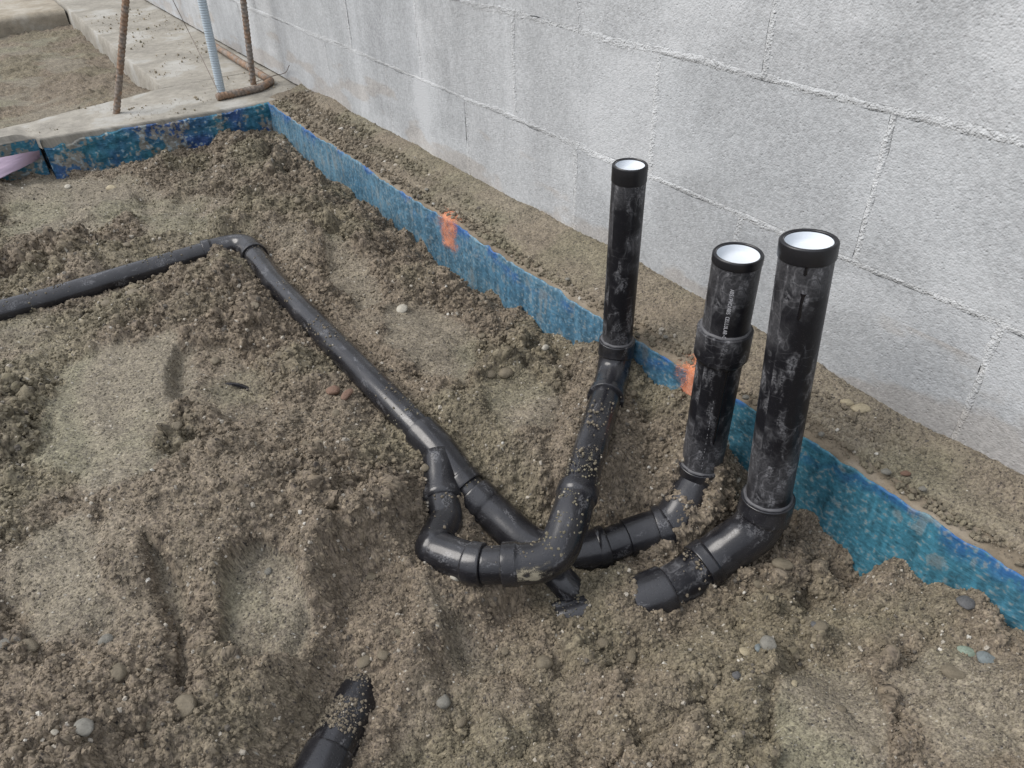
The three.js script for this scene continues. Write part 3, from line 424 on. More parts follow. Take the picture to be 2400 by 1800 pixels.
// ---------------------------------------------------------------- pipes
const pipeTex = (wet, sd) => dataTex(1024, 1024, (u, v, o) => {
  const P = 8, w = fbm(u * P, v * P, 4, sd, P), wx = u + 0.06 * (fbm(u * 10, v * 10, 3, sd + 1, 10) - 0.5), wy = v + 0.06 * (fbm(u * 10, v * 10, 3, sd + 2, 10) - 0.5), sm = fbm(wx * 30, wy * 10, 4, sd + 3), f = fbm(u * 180, v * 180, 2, sd + 4, 180), sp = h2(Math.floor(u * 1024), Math.floor(v * 1024), sd + 5), sc = fbm(u * 160, v * 5, 2, sd + 6, 5);
  let k;
  if (!wet) {
    const rg = 1 - Math.abs(2 * fbm(wx * 26 + 3, wy * 12, 3, sd + 7) - 1), rg2 = 1 - Math.abs(2 * fbm(wx * 14, wy * 30 + 5, 3, sd + 8) - 1), br = fbm(wx * 120, wy * 18, 2, sd + 9);
    k = 0.045 * sst(0.38, 0.72, w) * (0.3 + f) + 0.04 * sst(0.5, 0.72, sm) * sst(0.25, 0.75, br) + 0.035 * sst(0.9, 0.995, rg) * sst(0.4, 0.6, w) + 0.035 * sst(0.9, 0.995, rg2) * sst(0.5, 0.65, sm + 0.1) + 0.07 * sst(0.6, 0.72, sm) * sst(0.35, 0.65, f); k *= 1.15; if (sp > 0.993) k += 0.12;
  }
  else { k = 0.012 * sst(0.4, 0.7, w) + sst(0.6, 0.75, sm) * sst(0.4, 0.6, f) * 0.07; if (sp > 0.997) k += 0.18; }
  o[0] = 0.008 + k * 0.97; o[1] = 0.008 + k * 0.97; o[2] = 0.0105 + k;
});
const dropBump = dataTex(1024, 1024, (u, v, o) => { let h = 0.3; worley(u * 60, v * 60, 801, 60); if (W2[1] > 0.45) { const r = 0.16 + 0.22 * (W2[1] - 0.45); if (W2[0] < r) h += 0.6 * Math.sqrt(1 - (W2[0] / r) ** 2); } worley(u * 130, v * 130, 803, 130); if (W2[1] > 0.5 && W2[0] < 0.26) h += 0.25 * Math.sqrt(1 - (W2[0] / 0.26) ** 2); o[0] = o[1] = o[2] = h + 0.06 * (fbm(u * 40, v * 40, 2, 5, 40) - 0.5); }, false);
const dryBump = dataTex(512, 512, (u, v, o) => { o[0] = o[1] = o[2] = 0.5 + 0.5 * (fbm(u * 60, v * 60, 3, 811, 60) - 0.5); }, false);
const wetRough = dataTex(512, 512, (u, v, o) => { const a = fbm(u * 10, v * 10, 4, 821, 10), b = fbm(u * 90, v * 90, 2, 822, 90); o[0] = o[1] = o[2] = 0.27 + 0.35 * (a - 0.4) + 0.12 * (b - 0.5); }, false);
for (const t of [dropBump, dryBump, wetRough]) rep(t, 1 / 0.28, 1 / 0.28);
const dryTex = rep(pipeTex(false, 831), 1 / 0.3, 1 / 0.3), wetTex = rep(pipeTex(true, 841), 1 / 0.3, 1 / 0.3);
const dryMat = new THREE.MeshPhysicalMaterial({ map: dryTex, roughness: 0.42, bumpMap: dryBump, bumpScale: 0.0004, specularIntensity: 0.55 });
const wetMat = new THREE.MeshPhysicalMaterial({ map: wetTex, roughness: 1.3, roughnessMap: wetRough, bumpMap: dropBump, bumpScale: 0.0007, ior: 1.5, specularIntensity: 0.35, clearcoat: 0.8, clearcoatRoughness: 0.2 });
const bandMat = new THREE.MeshPhysicalMaterial({ color: lin(0.008, 0.008, 0.01), roughness: 0.38, bumpMap: dryBump, bumpScale: 0.0003 });
const glueMat = new THREE.MeshStandardMaterial({ color: lin(0.075, 0.075, 0.08), roughness: 0.6, bumpMap: dryBump, bumpScale: 0.001 });
const whiteMat = new THREE.MeshStandardMaterial({ color: lin(0.6, 0.64, 0.68), roughness: 0.45 });
const blackGlue = new THREE.MeshPhysicalMaterial({ color: lin(0.006, 0.006, 0.008), roughness: 0.12 });
function tube(P, prof, seg = 44) {           // surface of revolution that follows the path; prof: [arc, radius] in order
  const S = []; for (let k = 0; k < prof.length; k++) { S.push(prof[k]); if (k < prof.length - 1) { const [a, ra] = prof[k], [b, rb] = prof[k + 1]; for (const s of P.s) if (s > a + 5e-4 && s < b - 5e-4) S.push([s, mix(ra, rb, (s - a) / (b - a))]); } }
  let N = null; const pos = [], uv = [], idx = []; let ru = Math.max(...prof.map(q => q[1]));
  for (let k = 0; k < S.length; k++) {
    const [s, r] = S[k], c = pathAt(P, s), T = pathAt(P, s + 0.002).sub(pathAt(P, s - 0.002)).normalize();
    if (!N) { N = V(0, 0, 1); if (Math.abs(T.z) > 0.9) N.set(0, 1, 0); } N.addScaledVector(T, -N.dot(T)).normalize(); const B = T.clone().cross(N);
    for (let i = 0; i <= seg; i++) { const a = i / seg * Math.PI * 2, q = c.clone().addScaledVector(N, Math.cos(a) * r).addScaledVector(B, Math.sin(a) * r); pos.push(q.x, q.y, q.z); uv.push(a * ru, s); }
    if (k) for (let i = 0; i < seg; i++) { const a = (k - 1) * (seg + 1) + i, b = a + seg + 1; idx.push(a, b, a + 1, a + 1, b, b + 1); }
  }
  const g = new THREE.BufferGeometry(); g.setAttribute('position', new THREE.Float32BufferAttribute(pos, 3)); g.setAttribute('uv', new THREE.Float32BufferAttribute(uv, 2)); g.setIndex(idx); g.computeVertexNormals();
  // close the seam in the shading
  const n = g.attributes.normal; for (let k = 0; k < S.length; k++) { const a = k * (seg + 1), b = a + seg, v = V(n.getX(a) + n.getX(b), n.getY(a) + n.getY(b), n.getZ(a) + n.getZ(b)).normalize(); n.setXYZ(a, v.x, v.y, v.z); n.setXYZ(b, v.x, v.y, v.z); }
  return g;
}
const fit = (s0, s1, rp, r, h0, h1, lip = 0.0022) => [[s0, rp - 0.003], [s0, r + lip - 0.0012], [s0 + 0.0012, r + lip], ...(h0 ? [[s0 + h0, r + lip], [s0 + h0 + 0.0025, r]] : []), ...(h1 ? [[s1 - h1 - 0.0025, r], [s1 - h1, r + lip]] : []), [s1 - 0.0012, r + lip], [s1, r + lip - 0.0012], [s1, rp - 0.003]];
const bare = (s0, s1, r) => [[s0, r - 0.004], [s0, r - 0.0008], [s0 + 0.0008, r], [s1 - 0.0008, r], [s1, r - 0.0008], [s1, r - 0.004]];
const ring = (P, s, r, w) => [[s - w, r - 0.004], [s - w * 0.5, r + 0.0004], [s, r + w * 0.45], [s + w * 0.5, r + 0.0004], [s + w, r - 0.004]];
function bead(parent, P, s, r, w = 0.0035) { const g = tube(P, ring(P, s, r, w), 64), p = g.attributes.position, c = pathAt(P, s); for (let i = 0; i < p.count; i++) { const q = V().fromBufferAttribute(p, i), a = Math.atan2(q.z - c.z, q.x - c.x), k = 0.97 + 0.055 * vn(a * 5 + 20, s * 90 + q.y * 30, 851); p.setXYZ(i, c.x + (q.x - c.x) * k, q.y + 0.0015 * (vn(a * 3 + 20, s, 852) - 0.5), c.z + (q.z - c.z) * k); } g.computeVertexNormals(); mesh('glue_bead', g, glueMat, parent); }
function cap(parent, P, r, band, thick, depth, o = 0.0024) {     // test cap: black lip round a white dished plug
  const s = 0; const rim = mesh('cap_rim', tube(P, [[s + depth, r - thick - 0.0004], [s + 0.002, r - thick], [s, r - thick + 0.002], [s, r + o - 0.0016], [s + 0.002, r + o], [s + band - 0.001, r + o], [s + band, r + o - 0.0006], [s + band, r - 0.002]], 64), bandMat, parent);
  const d = pathAt(P, 0.01).sub(pathAt(P, 0)).normalize(), pts = [[0, depth], [r - thick - 0.008, depth], [r - thick - 0.0045, depth - 0.0012], [r - thick - 0.0028, depth - 0.004], [r - thick - 0.0012, 0.004], [r - thick - 0.0004, 0.0022]].map(([a, b]) => new THREE.Vector2(Math.max(a, 0.0001), -b));
  const g = new THREE.LatheGeometry(pts, 64); g.applyQuaternion(new THREE.Quaternion().setFromUnitVectors(V(0, -1, 0), d)); g.translate(...pathAt(P, s).toArray());
  tag(mesh('cap_plug', g, whiteMat, rim), 'white dished plug');
}
const rF = 0.0276;
const net = thing('drain_pipe_network', 'black drain pipe run with thin riser, collared riser, wye and U bend', 'pipes');
{
  const P = thinPath, s = (a, b, y) => near(P, atY(a, b, y)), sc = near(P, thinBot);
  const riser = mesh('riser', tube(P, bare(0.001, sc + 0.02, R15)), dryMat, net); tag(riser, 'thin chalky riser pipe'); cap(riser, P, R15, 0.025, 0.0036, 0.01, 0.0007);
  const sA = s(1416, 925, -0.04);
  const e1 = mesh('elbow', tube(P, fit(sc - 0.012, sA, R15, rF, 0.03, 0.014)), wetMat, net); bead(e1, P, sc - 0.013, R15 + 0.0008, 0.004);
  const sB = s(1352, 1150, -0.07), sC = s(1192, 1325, -0.1), sD = s(1132, 1326, -0.104), sE = s(1022, 1296, -0.116);
  tag(mesh('pipe', tube(P, bare(sA - 0.01, sB + 0.01, R15)), wetMat, net), 'sloping pipe dusted with soil');
  mesh('bend', tube(P, fit(sB, sC + 0.008, R15, rF, 0.016, 0.02)), wetMat, net);
  mesh('pipe', tube(P, bare(sC, sD, R15 + 0.0008)), wetMat, net);
  mesh('bend', tube(P, fit(sD, sE + 0.012, R15, rF, 0.02, 0.012)), wetMat, net);
  mesh('pipe', tube(P, bare(sE, s(1036, 1160, -0.122), R15 + 0.002)), wetMat, net);
  const wye = mesh('wye', tube(longPath, fit(near(longPath, atY(985, 1010, -0.095)), near(longPath, atY(1098, 1145, -0.127)), R15, rF, 0, 0.018)), wetMat, net);
  mesh('pipe', tube(longPath, bare(near(longPath, atY(1085, 1130, -0.124)), near(longPath, atY(1125, 1180, -0.138)), R15)), wetMat, net);
  mesh('branch', tube(P, [[s(1038, 1175, -0.122), R15 - 0.003], [s(1038, 1175, -0.122), rF + 0.0026], [s(1036, 1160, -0.122), rF + 0.003], [s(1034, 1140, -0.118), rF + 0.0016], [P.len, rF], [P.len, 0.001]]), wetMat, wye);
  { // dried mud smeared on the U bend
    const at = dataTex(128, 64, (u, v, o) => { const e = Math.min(u, 1 - u, v, 1 - v) * 4; o[0] = o[1] = o[2] = sst(0.55, 0.75, fbm(u * 7, v * 4, 4, 871) * 0.9 + 0.25 * Math.min(1, e) + 0.25 * (h2(Math.floor(u * 128), Math.floor(v * 64), 872) - 0.5)) * Math.min(1, e * 2); }, false, false);
    const s0 = s(1180, 1327, -0.1), s1 = s(1282, 1310, -0.095), g = gridGeo(30, 14, (i, j) => { const ss = mix(s0, s1, i / 29), cc = pathAt(P, ss), T = pathAt(P, ss + 0.003).sub(pathAt(P, ss - 0.003)).normalize(), D = CAM.clone().sub(cc).setY(0.02); D.addScaledVector(T, -D.dot(T)).normalize(); const Bv = D.clone().cross(T).normalize(); if (Bv.y < 0) Bv.negate(); const an = mix(-0.15, 0.75, j / 13), n = D.multiplyScalar(Math.cos(an)).addScaledVector(Bv, Math.sin(an)); cc.addScaledVector(n, rF + 0.0008); return { p: cc.toArray(), uv: [i / 29, j / 13] }; });
    mesh('mud_smear', g, new THREE.MeshStandardMaterial({ color: lin(0.3, 0.27, 0.2), alphaMap: at, transparent: true, roughness: 0.95, bumpMap: concBump, bumpScale: 0.002 }), net);
  }
  const Q = longPath, q = (a, b, y) => near(Q, atY(a, b, y));
  const q1 = q(480, 597, -0.081), q2 = q(592, 600, -0.078);
  tag(mesh('pipe', tube(Q, bare(0, q1 + 0.01, R15)), wetMat, net), 'half buried pipe crossing the bed away from the wall');
  mesh('bend', tube(Q, fit(q1, q2, R15, rF, 0.018, 0.014)), wetMat, net);
  tag(mesh('pipe', tube(Q, bare(q2 - 0.01, q(995, 1020, -0.096), R15)), wetMat, net), 'long wet pipe running parallel to the wall');
  const b0 = q(1104, 1160, -0.13), b1 = q(1420, 1280, -0.172), b2 = q(1478, 1258, -0.166), b3 = q(1545, 1238, -0.156);
  mesh('bend', tube(Q, fit(b0, b1, R15, 0.0292, 0.026, 0.012)), wetMat, net);
  mesh('pipe', tube(Q, bare(b1 - 0.005, b3 + 0.01, R15 + 0.001)), wetMat, net);
  mesh('coupling', tube(Q, fit(b2 - 0.006, b3 - 0.004, R15, rF - 0.001, 0, 0)), wetMat, net);
  // collared riser
  const m0 = near(Q, atZ(1645, 1078, 0.2)), mt = Q.len;
  const e2 = mesh('elbow', tube(Q, fit(b3 - 0.008, m0, R15, R2 + 0.0022, 0.016, 0.034)), wetMat, net);
  bead(e2, Q, m0 + 0.0005, R2 + 0.0008, 0.004);
  const RP = { p: Q.p.slice().reverse(), len: Q.len }; RP.s = [0]; for (let i = 1; i < RP.p.length; i++) RP.s.push(RP.s[i - 1] + RP.p[i].distanceTo(RP.p[i - 1]));
  const c0 = near(RP, atZ(1702, 760, 0.2)), c1 = near(RP, atZ(1688, 838, 0.2)), e0 = RP.len - m0;
  const lower = tag(mesh('riser', tube(RP, bare(c1 - 0.01, e0 + 0.02, R2)), dryMat, net), 'lower part of the collared riser, chalky');
  const upper = tag(mesh('riser', tube(RP, bare(0.001, c0 + 0.01, R2)), dryMat, net), 'short upper riser with white printed text'); cap(upper, RP, R2, 0.012, 0.004, 0.0125, 0.0007);
  const col = mesh('collar', tube(RP, [[c0, R2 - 0.003], [c0, R2 + 0.0048], [c0 + 0.0015, R2 + 0.0058], [c1 - 0.006, R2 + 0.0058], [c1, R2 + 0.0026], [c1, R2 - 0.003]], 64), dryMat, net); bead(col, RP, c0 - 0.0006, R2 + 0.0012, 0.0035);
  // printed line on the upper riser, reading downwards
  const printed = (s0, s1, wid, ang, text, op, parent) => {
    const cv = document.createElement('canvas'); cv.width = 1024; cv.height = 64; const x = cv.getContext('2d'); x.fillStyle = '#000'; x.fillRect(0, 0, 1024, 64); x.fillStyle = '#fff'; x.font = 'bold 52px monospace'; x.textBaseline = 'middle';
    const w = x.measureText(text).width; x.save(); x.scale(1010 / w, 1); x.fillText(text, 4, 34); x.restore();
    const t = new THREE.CanvasTexture(cv), g = gridGeo(40, 7, (i, j) => {
      const ss = mix(s0, s1, i / 39), c = pathAt(RP, ss), T = pathAt(RP, ss + 0.002).sub(pathAt(RP, ss - 0.002)).normalize(), D = CAM.clone().sub(c); D.addScaledVector(T, -D.dot(T)).normalize(); const B = D.clone().cross(T).normalize();   // B points to the right of someone facing the pipe
      const a = ang + (j / 6 - 0.5) * wid / R2, n = D.clone().multiplyScalar(Math.cos(a)).addScaledVector(B, Math.sin(a)); c.addScaledVector(n, R2 + 0.0005); return { p: c.toArray(), uv: [i / 39, j / 6] };
    });
    mesh('printed_text', g, new THREE.MeshStandardMaterial({ color: lin(0.55, 0.55, 0.57), alphaMap: t, transparent: true, opacity: op, roughness: 0.7 }), parent);
  };
  printed(0.034, c0 - 0.001, 0.0075, 0.02, 'ABS/PVC/ABS CELLULAR-C', 0.9, upper);
  printed(c1 + 0.05, e0 - 0.01, 0.006, 0.05, '- -- - --- -- - -- - ---', 0.5, lower);
  // glue run below the collar
  const drip = (P2, s0, s1, R, ang, parent) => { const g = gridGeo(24, 7, (i, j) => { const u = i / 23, ss = mix(s0, s1, u), c = pathAt(P2, ss), T = pathAt(P2, ss + 0.002).sub(pathAt(P2, ss - 0.002)).normalize(), D = CAM.clone().sub(c); D.addScaledVector(T, -D.dot(T)).normalize(); const B = D.clone().cross(T).normalize(), w = 0.0022 * (u < 0.12 ? 1 + (0.12 - u) * 9 : 0.75 + 0.5 * vn(u * 9, 3, 861)) * (u > 0.96 ? 0.4 : 1), t = (j - 3) / 3, a = ang + 0.12 * (vn(u * 3, 7, 862) - 0.5) + t * w / R, n = D.clone().multiplyScalar(Math.cos(a)).addScaledVector(B, Math.sin(a)); c.addScaledVector(n, R + 0.0012 * (1 - t * t) - 0.0004); return { p: c.toArray(), uv: [u, t] }; }); mesh('glue_run', g, blackGlue, parent); };
  drip(RP, c1 - 0.002, c1 + 0.13, R2, 0.42, lower);
  const big = thing('drain_pipe', 'tall thick black riser with white cap and elbow curving into the soil', 'pipe');
  const G = bigPath, gq = (a, b, y) => near(G, atY(a, b, y)), g0 = near(G, atZ(1801, 1158, 0.2));
  const r3 = tag(mesh('riser', tube(G, bare(0.001, g0 + 0.02, R2)), dryMat, big), 'chalk smeared riser pipe'); cap(r3, G, R2, 0.02, 0.004, 0.013, 0.0016);
  drip(G, 0.018, 0.03, R2, 0.08, r3); drip(G, 0.052, 0.085, R2, 0.1, r3);
  const g1 = gq(1640, 1331, -0.164), g2 = gq(1568, 1382, -0.17);
  const e3 = mesh('elbow', tube(G, fit(g0, g1, R2, 0.0335, 0.034, 0.022, 0.0024)), wetMat, big); bead(e3, G, g0 - 0.0005, R2 + 0.0012, 0.0042);
  mesh('pipe', tube(G, bare(g1 - 0.01, g2 + 0.02, R2)), dryMat, big);
  mesh('coupling', tube(G, fit(g2, g2 + 0.05, R2, 0.0335, 0, 0)), wetMat, big);
  mesh('buried_pipe', tube(G, bare(g2 + 0.04, G.len, R2)), wetMat, big);
  mesh('stub_pipe', tube(stubPath, bare(0, stubPath.len, R15 * 0.85)), wetMat, big);
  const low = thing('drain_pipe', 'short length of soil dusted black pipe half buried in a hollow, with a coupling', 'pipe');
  const l1 = near(lowPath, atY(778, 1765, -0.196));
  mesh('pipe', tube(lowPath, bare(0, l1 + 0.01, R2)), wetMat, low); mesh('coupling', tube(lowPath, fit(l1, lowPath.len, R2, R2 + 0.0022, 0, 0, 0.001)), wetMat, low);
}
// ---------------------------------------------------------------- steel and conduit standing in the beam
const rustMap = dataTex(256, 1024, (u, v, o) => { const a = fbm(u * 6, v * 40, 4, 901), b = fbm(u * 20, v * 160, 3, 902), k = 0.7 + 0.7 * (b - 0.5), t = sst(0.4, 0.62, a); o[0] = mix(0.3, 0.34, t) * k; o[1] = mix(0.265, 0.235, t) * k; o[2] = mix(0.235, 0.165, t) * k; });
const rustMat = new THREE.MeshStandardMaterial({ map: rustMap, roughness: 0.82, metalness: 0.15 });
const rustDull = rustMat.clone(); rustDull.color.copy(lin(1.0, 0.95, 0.9));
const galvMat = new THREE.MeshStandardMaterial({ color: lin(0.42, 0.49, 0.54), roughness: 0.5, metalness: 0.1 });
function rebarGeo(P, r, pitch = 0.013) { const pr = [[0, 0.0005], [0, r * 0.9], [0.002, r]]; for (let s = 0.004; s < P.len - 0.012; s += pitch) pr.push([s, r], [s + pitch * 0.25, r + 0.0013], [s + pitch * 0.45, r + 0.0013], [s + pitch * 0.7, r]); pr.push([P.len - 0.002, r], [P.len, r * 0.9], [P.len, 0.0005]); const g = tube(P, pr, 12), p = g.attributes.position; g.computeVertexNormals(); const uv = g.attributes.uv; for (let i = 0; i < uv.count; i++) uv.setXY(i, uv.getX(i) * 8, uv.getY(i) * 1.2); return g; }
const straight = (a, b) => filletPath([a, a.clone().lerp(b, 0.5), b], [1]);
{
  const b = atY(273, 266, 0), d = atX(295, 0, b.x + 0.05).sub(b); tag(mesh('steel_bar', rebarGeo(straight(b.clone().addScaledVector(d, -0.1), b.clone().addScaledVector(d, 1.7)), 0.0098), rustDull), 'leaning ribbed steel bar set in the concrete beam', 'steel bar');
  const b2 = atY(594, 198, 0), d2 = atX(570, 0, b2.x + 0.01).sub(b2); tag(mesh('steel_bar', rebarGeo(straight(b2.clone().addScaledVector(d2, -0.1), b2.clone().addScaledVector(d2, 2.0)), 0.0098), rustMat), 'upright rusty ribbed steel bar near the block wall', 'steel bar');
  const w = atY(518, 212, 0.012), wd = atX(473, 0, w.x).sub(w), wp = straight(w.clone().addScaledVector(wd, -0.02), w.clone().addScaledVector(wd, 2.0)), pr = [[0, 0.008], [0, 0.0125]];
  for (let s = 0.001; s < wp.len - 0.006; s += 0.0075) pr.push([s, 0.0128], [s + 0.0015, 0.0139], [s + 0.0045, 0.0139], [s + 0.006, 0.0128]); pr.push([wp.len, 0.0125], [wp.len, 0.008]);
  tag(mesh('corrugated_conduit', tube(wp, pr, 20), galvMat), 'upright pale blue-grey corrugated conduit standing on a rusty bar', 'conduit');
  const h = 0.012, bent = filletPath([atY(508, 228, h), atY(612, 206, h), atY(636, 190, h), atY(520, 118, h + 0.004), atY(500, 105, h + 0.004)], [0.08, 0.03, 0.5]);
  tag(mesh('bent_steel_bar', rebarGeo(bent, 0.0115), rustDull), 'rusty steel bar bent into a hook lying on the concrete ledge', 'steel bar');
  const wire = new THREE.MeshStandardMaterial({ color: lin(0.16, 0.13, 0.11), roughness: 0.6, metalness: 0.4 });
  const wires = [[[atY(515, 222, 0.02), atY(480, 150, 0.06), atY(440, 70, 0.1), atY(405, 0, 0.25)], 'thin wire rising from the foot of the conduit'], [[atY(600, 192, 0.02), atY(640, 178, 0.03), atY(665, 172, 0.03), atZ(678, 153, 0.02)], 'short curled tie wire beside the hooked bar']];
  for (const [p, l] of wires) { const c = new THREE.CatmullRomCurve3(p); tag(mesh('tie_wire', new THREE.TubeGeometry(c, 40, 0.0012, 6), wire), l, 'wire'); }
}
// ---------------------------------------------------------------- lilac sheet tucked under the soil
{
  const A = atY(-260, 430, -0.045), B = atY(96, 362, -0.045), C = atY(-260, 560, -0.1), D = atY(98, 380, -0.075);
  const g = gridGeo(70, 26, (i, j) => { const u = i / 69, v = j / 25, p = A.clone().lerp(B, u).lerp(C.clone().lerp(D, u), v); p.y += 0.004 * (fbm(u * 9 + v * 4, v * 3, 3, 921) - 0.5) + 0.003 * Math.abs(fbm(u * 14 - v * 6, v * 5, 2, 922) - 0.5) + 0.012; return { p: p.toArray(), uv: [u, v] }; });
  const g2 = g.clone(); g2.translate(0, -0.0015, 0); const gg = mergeGeometries([g, g2]);
  tag(mesh('plastic_sheet', gg, new THREE.MeshPhysicalMaterial({ color: lin(0.34, 0.26, 0.335), roughness: 0.5, side: THREE.DoubleSide })), 'creased lilac plastic sheet partly covered by soil at the end of the blue beam', 'sheet');
}
// ---------------------------------------------------------------- stones
const stoneGeos = [...Array(6)].map((_, k) => { const g = new THREE.IcosahedronGeometry(1, 4), p = g.attributes.position; for (let i = 0; i < p.count; i++) { const v = V().fromBufferAttribute(p, i).normalize(); let r = 1; for (let m = 0; m < 8; m++) { const n = V(h2(k, m, 941) - 0.5, h2(k, m, 942) - 0.5, h2(k, m, 943) - 0.5).normalize(), d = v.dot(n), c = 0.6 + 0.25 * h2(k, m, 944); if (d > c) r = Math.min(r, mix(1, c / d, 0.75)); } r *= 0.94 + 0.12 * vn(v.x * 2 + 9, v.y * 2 + v.z * 2 + 9, 945 + k); p.setXYZ(i, v.x * r, v.y * r, v.z * r); } g.computeVertexNormals(); const n = g.attributes.normal; for (let i = 0; i < p.count; i++) { const v = V().fromBufferAttribute(p, i).normalize(), q = V().fromBufferAttribute(n, i).lerp(v, 0.5).normalize(); n.setXYZ(i, q.x, q.y, q.z); } return g; });
const stoneTex = dataTex(256, 256, (u, v, o) => { const k = 0.8 + 0.4 * (fbm(u * 10, v * 10, 4, 951, 10) - 0.5) + 0.25 * (h2(Math.floor(u * 256), Math.floor(v * 256), 952) - 0.5); o[0] = k; o[1] = k; o[2] = k * 0.97; });
const sm = c => new THREE.MeshStandardMaterial({ color: lin(...c), map: stoneTex, roughness: 0.75, bumpMap: concBump, bumpScale: 0.001 });
const SC = { soil: sm([0.19, 0.16, 0.115]), grey: sm([0.225, 0.215, 0.19]), tan: sm([0.42, 0.36, 0.25]), red: sm([0.2, 0.12, 0.085]), green: sm([0.27, 0.34, 0.28]), blue: sm([0.2, 0.23, 0.24]), dark: sm([0.12, 0.12, 0.125]), white: sm([0.45, 0.42, 0.36]) };
let sk = 0;
function stone(px, py, w, h, c, label, group, surf) {
  const p = surf === undefined ? hitSoil(px, py) : atY(px, py, surf), dep = p.distanceTo(CAM), k = sk++;
  const m = mesh('stone', stoneGeos[k % 6], SC[c]); const sh = c === 'soil' ? 0.88 : 1, a = w / 2 / F * dep * 1.05 * sh, b = h / 2 / F * dep * 1.15 * sh;
  m.scale.set(a, Math.min(a, b) * 0.75, b); m.position.copy(p); m.position.y += (surf === undefined ? soilY(p.x, p.z) - p.y : 0) + Math.min(a, b) * (c === 'soil' ? 0.0 : 0.1); m.rotation.set(0.3 * (h2(k, 1, 961) - 0.5), 0.62 + 0.4 * (h2(k, 2, 961) - 0.5), 0.3 * (h2(k, 3, 961) - 0.5));
  tag(m, label, 'stone', group);
}
const LG = 'pebbles half buried in the soil bed', LL = 'soil coated pebble half buried in the loose soil bed';
for (const [x, y, w, h] of [[280, 1585, 46, 46], [440, 1660, 62, 50], [360, 1705, 70, 26], [70, 1520, 54, 30], [855, 1550, 34, 40], [900, 1545, 32, 28], [930, 1485, 36, 22], [870, 1355, 34, 24], [1275, 1562, 46, 34], [1085, 1690, 22, 44], [1410, 1510, 36, 26], [1480, 1545, 22, 40], [1775, 1375, 30, 24], [1830, 1340, 50, 30], [1860, 1460, 26, 20], [1890, 1455, 36, 20], [1920, 1475, 34, 26], [420, 1020, 32, 26], [1150, 880, 30, 26], [1130, 790, 24, 20], [1185, 880, 44, 30], [1225, 960, 20, 14], [1480, 930, 26, 24], [1440, 1020, 20, 22], [1000, 1120, 22, 22], [720, 1040, 26, 16], [750, 1048, 30, 20], [725, 1075, 34, 22], [320, 700, 40, 28], [505, 850, 28, 22], [660, 845, 24, 20], [600, 720, 26, 20], [255, 720, 40, 20], [700, 480, 20, 16], [300, 580, 22, 14], [95, 628, 26, 14], [1880, 990, 20, 16], [1185, 1530, 20, 22], [620, 1480, 16, 10], [430, 1230, 24, 16], [2050, 1760, 18, 14], [1970, 1665, 22, 16], [2230, 1580, 50, 30]]) stone(x, y, w, h, 'soil', LL, LG);
stone(211, 1718, 40, 30, 'grey', 'flat grey pebble in the soil, its face bare and pale');
stone(16, 1525, 34, 34, 'grey', 'bluish grey stone at the brink of the trampled slope'); stone(1040, 1650, 34, 34, 'grey', 'round pale grey pebble alone on the hollow floor');
stone(782, 925, 34, 26, 'red', 'reddish brown stone in the bank beside the long pipe'); stone(815, 940, 22, 40, 'red', 'upright reddish stone wedged against the long pipe');
stone(790, 975, 24, 22, 'soil', 'small brown stone below the reddish ones beside the long pipe'); stone(945, 728, 26, 30, 'white', 'crumbled white lump pressed into smooth soil'); stone(1278, 830, 18, 16, 'white', 'small whitish chip in loose soil before the blue coating');
stone(1070, 1361, 26, 24, 'white', 'pale stone touching the underside of the U bend');
stone(2258, 1425, 34, 28, 'dark', 'dark grey round stone at the foot of the blue coating'); stone(2265, 1528, 34, 20, 'green', 'pale green flat stone chip'); stone(2310, 1550, 38, 28, 'blue', 'blue-grey smooth oval pebble next to the green chip'); stone(1800, 1515, 34, 32, 'grey', 'greyish cracked pebble on the ridge of coarse sand'); stone(1776, 1526, 16, 18, 'blue', 'small slate blue chip beside the cracked pebble'); stone(1726, 1588, 20, 20, 'dark', 'little dark pebble sunk in coarse sand'); stone(1745, 1535, 26, 18, 'tan', 'small buff pebble near the slate blue chip');
stone(1861, 1605, 12, 14, 'tan', 'tiny yellowish pebble in coarse sand'); stone(1912, 1478, 30, 16, 'dark', 'dark angular stone under the rim of the ridge');
stone(1905, 1515, 10, 10, 'white', 'tiny white quartz bit on coarse sand'); stone(250, 1505, 30, 24, 'grey', 'greyish pebble below the narrow groove'); stone(630, 1340, 16, 20, 'grey', 'small pale grey chip above the boot print'); stone(700, 1790, 12, 20, 'tan', 'yellowish grit stone beside the lowest pipe');
stone(135, 1726, 16, 10, 'white', 'tiny white bit at the edge of trampled soil'); stone(75, 1183, 20, 10, 'white', 'small white chip on smooth trampled soil'); stone(161, 440, 14, 12, 'white', 'small white chip near the lilac sheet'); stone(262, 443, 28, 14, 'tan', 'flat pale wood-like chip near the blue beam');
// on the ledge
const GL = 'small pebbles scattered on the ledge soil', LBL = 'small grey pebble among the grit on the footing ledge';
stone(1985, 945, 28, 20, 'tan', 'rounded brownish pebble on the ledge, paired with a paler one', null, 0.014); stone(2017, 960, 40, 26, 'tan', 'largest pale buff pebble on the ledge beside the block wall', null, 0.014);
for (const [x, y, w] of [[1748, 932, 16], [1768, 930, 14], [1994, 1050, 18], [2057, 1052, 14], [2076, 1106, 20], [2155, 1093, 16], [2066, 1082, 12], [2140, 1150, 18], [2220, 1100, 14], [1925, 1018, 14], [2162, 1146, 16], [1766, 875, 14], [1000, 445, 10], [1046, 420, 12], [1130, 470, 12], [1240, 560, 12], [1290, 560, 10], [1330, 655, 12], [1580, 735, 14], [1560, 790, 12], [2300, 1180, 14]]) stone(x, y, w, w * 0.8, h2(x, y, 9) > 0.5 ? 'grey' : 'soil', LBL, GL, 0.008);
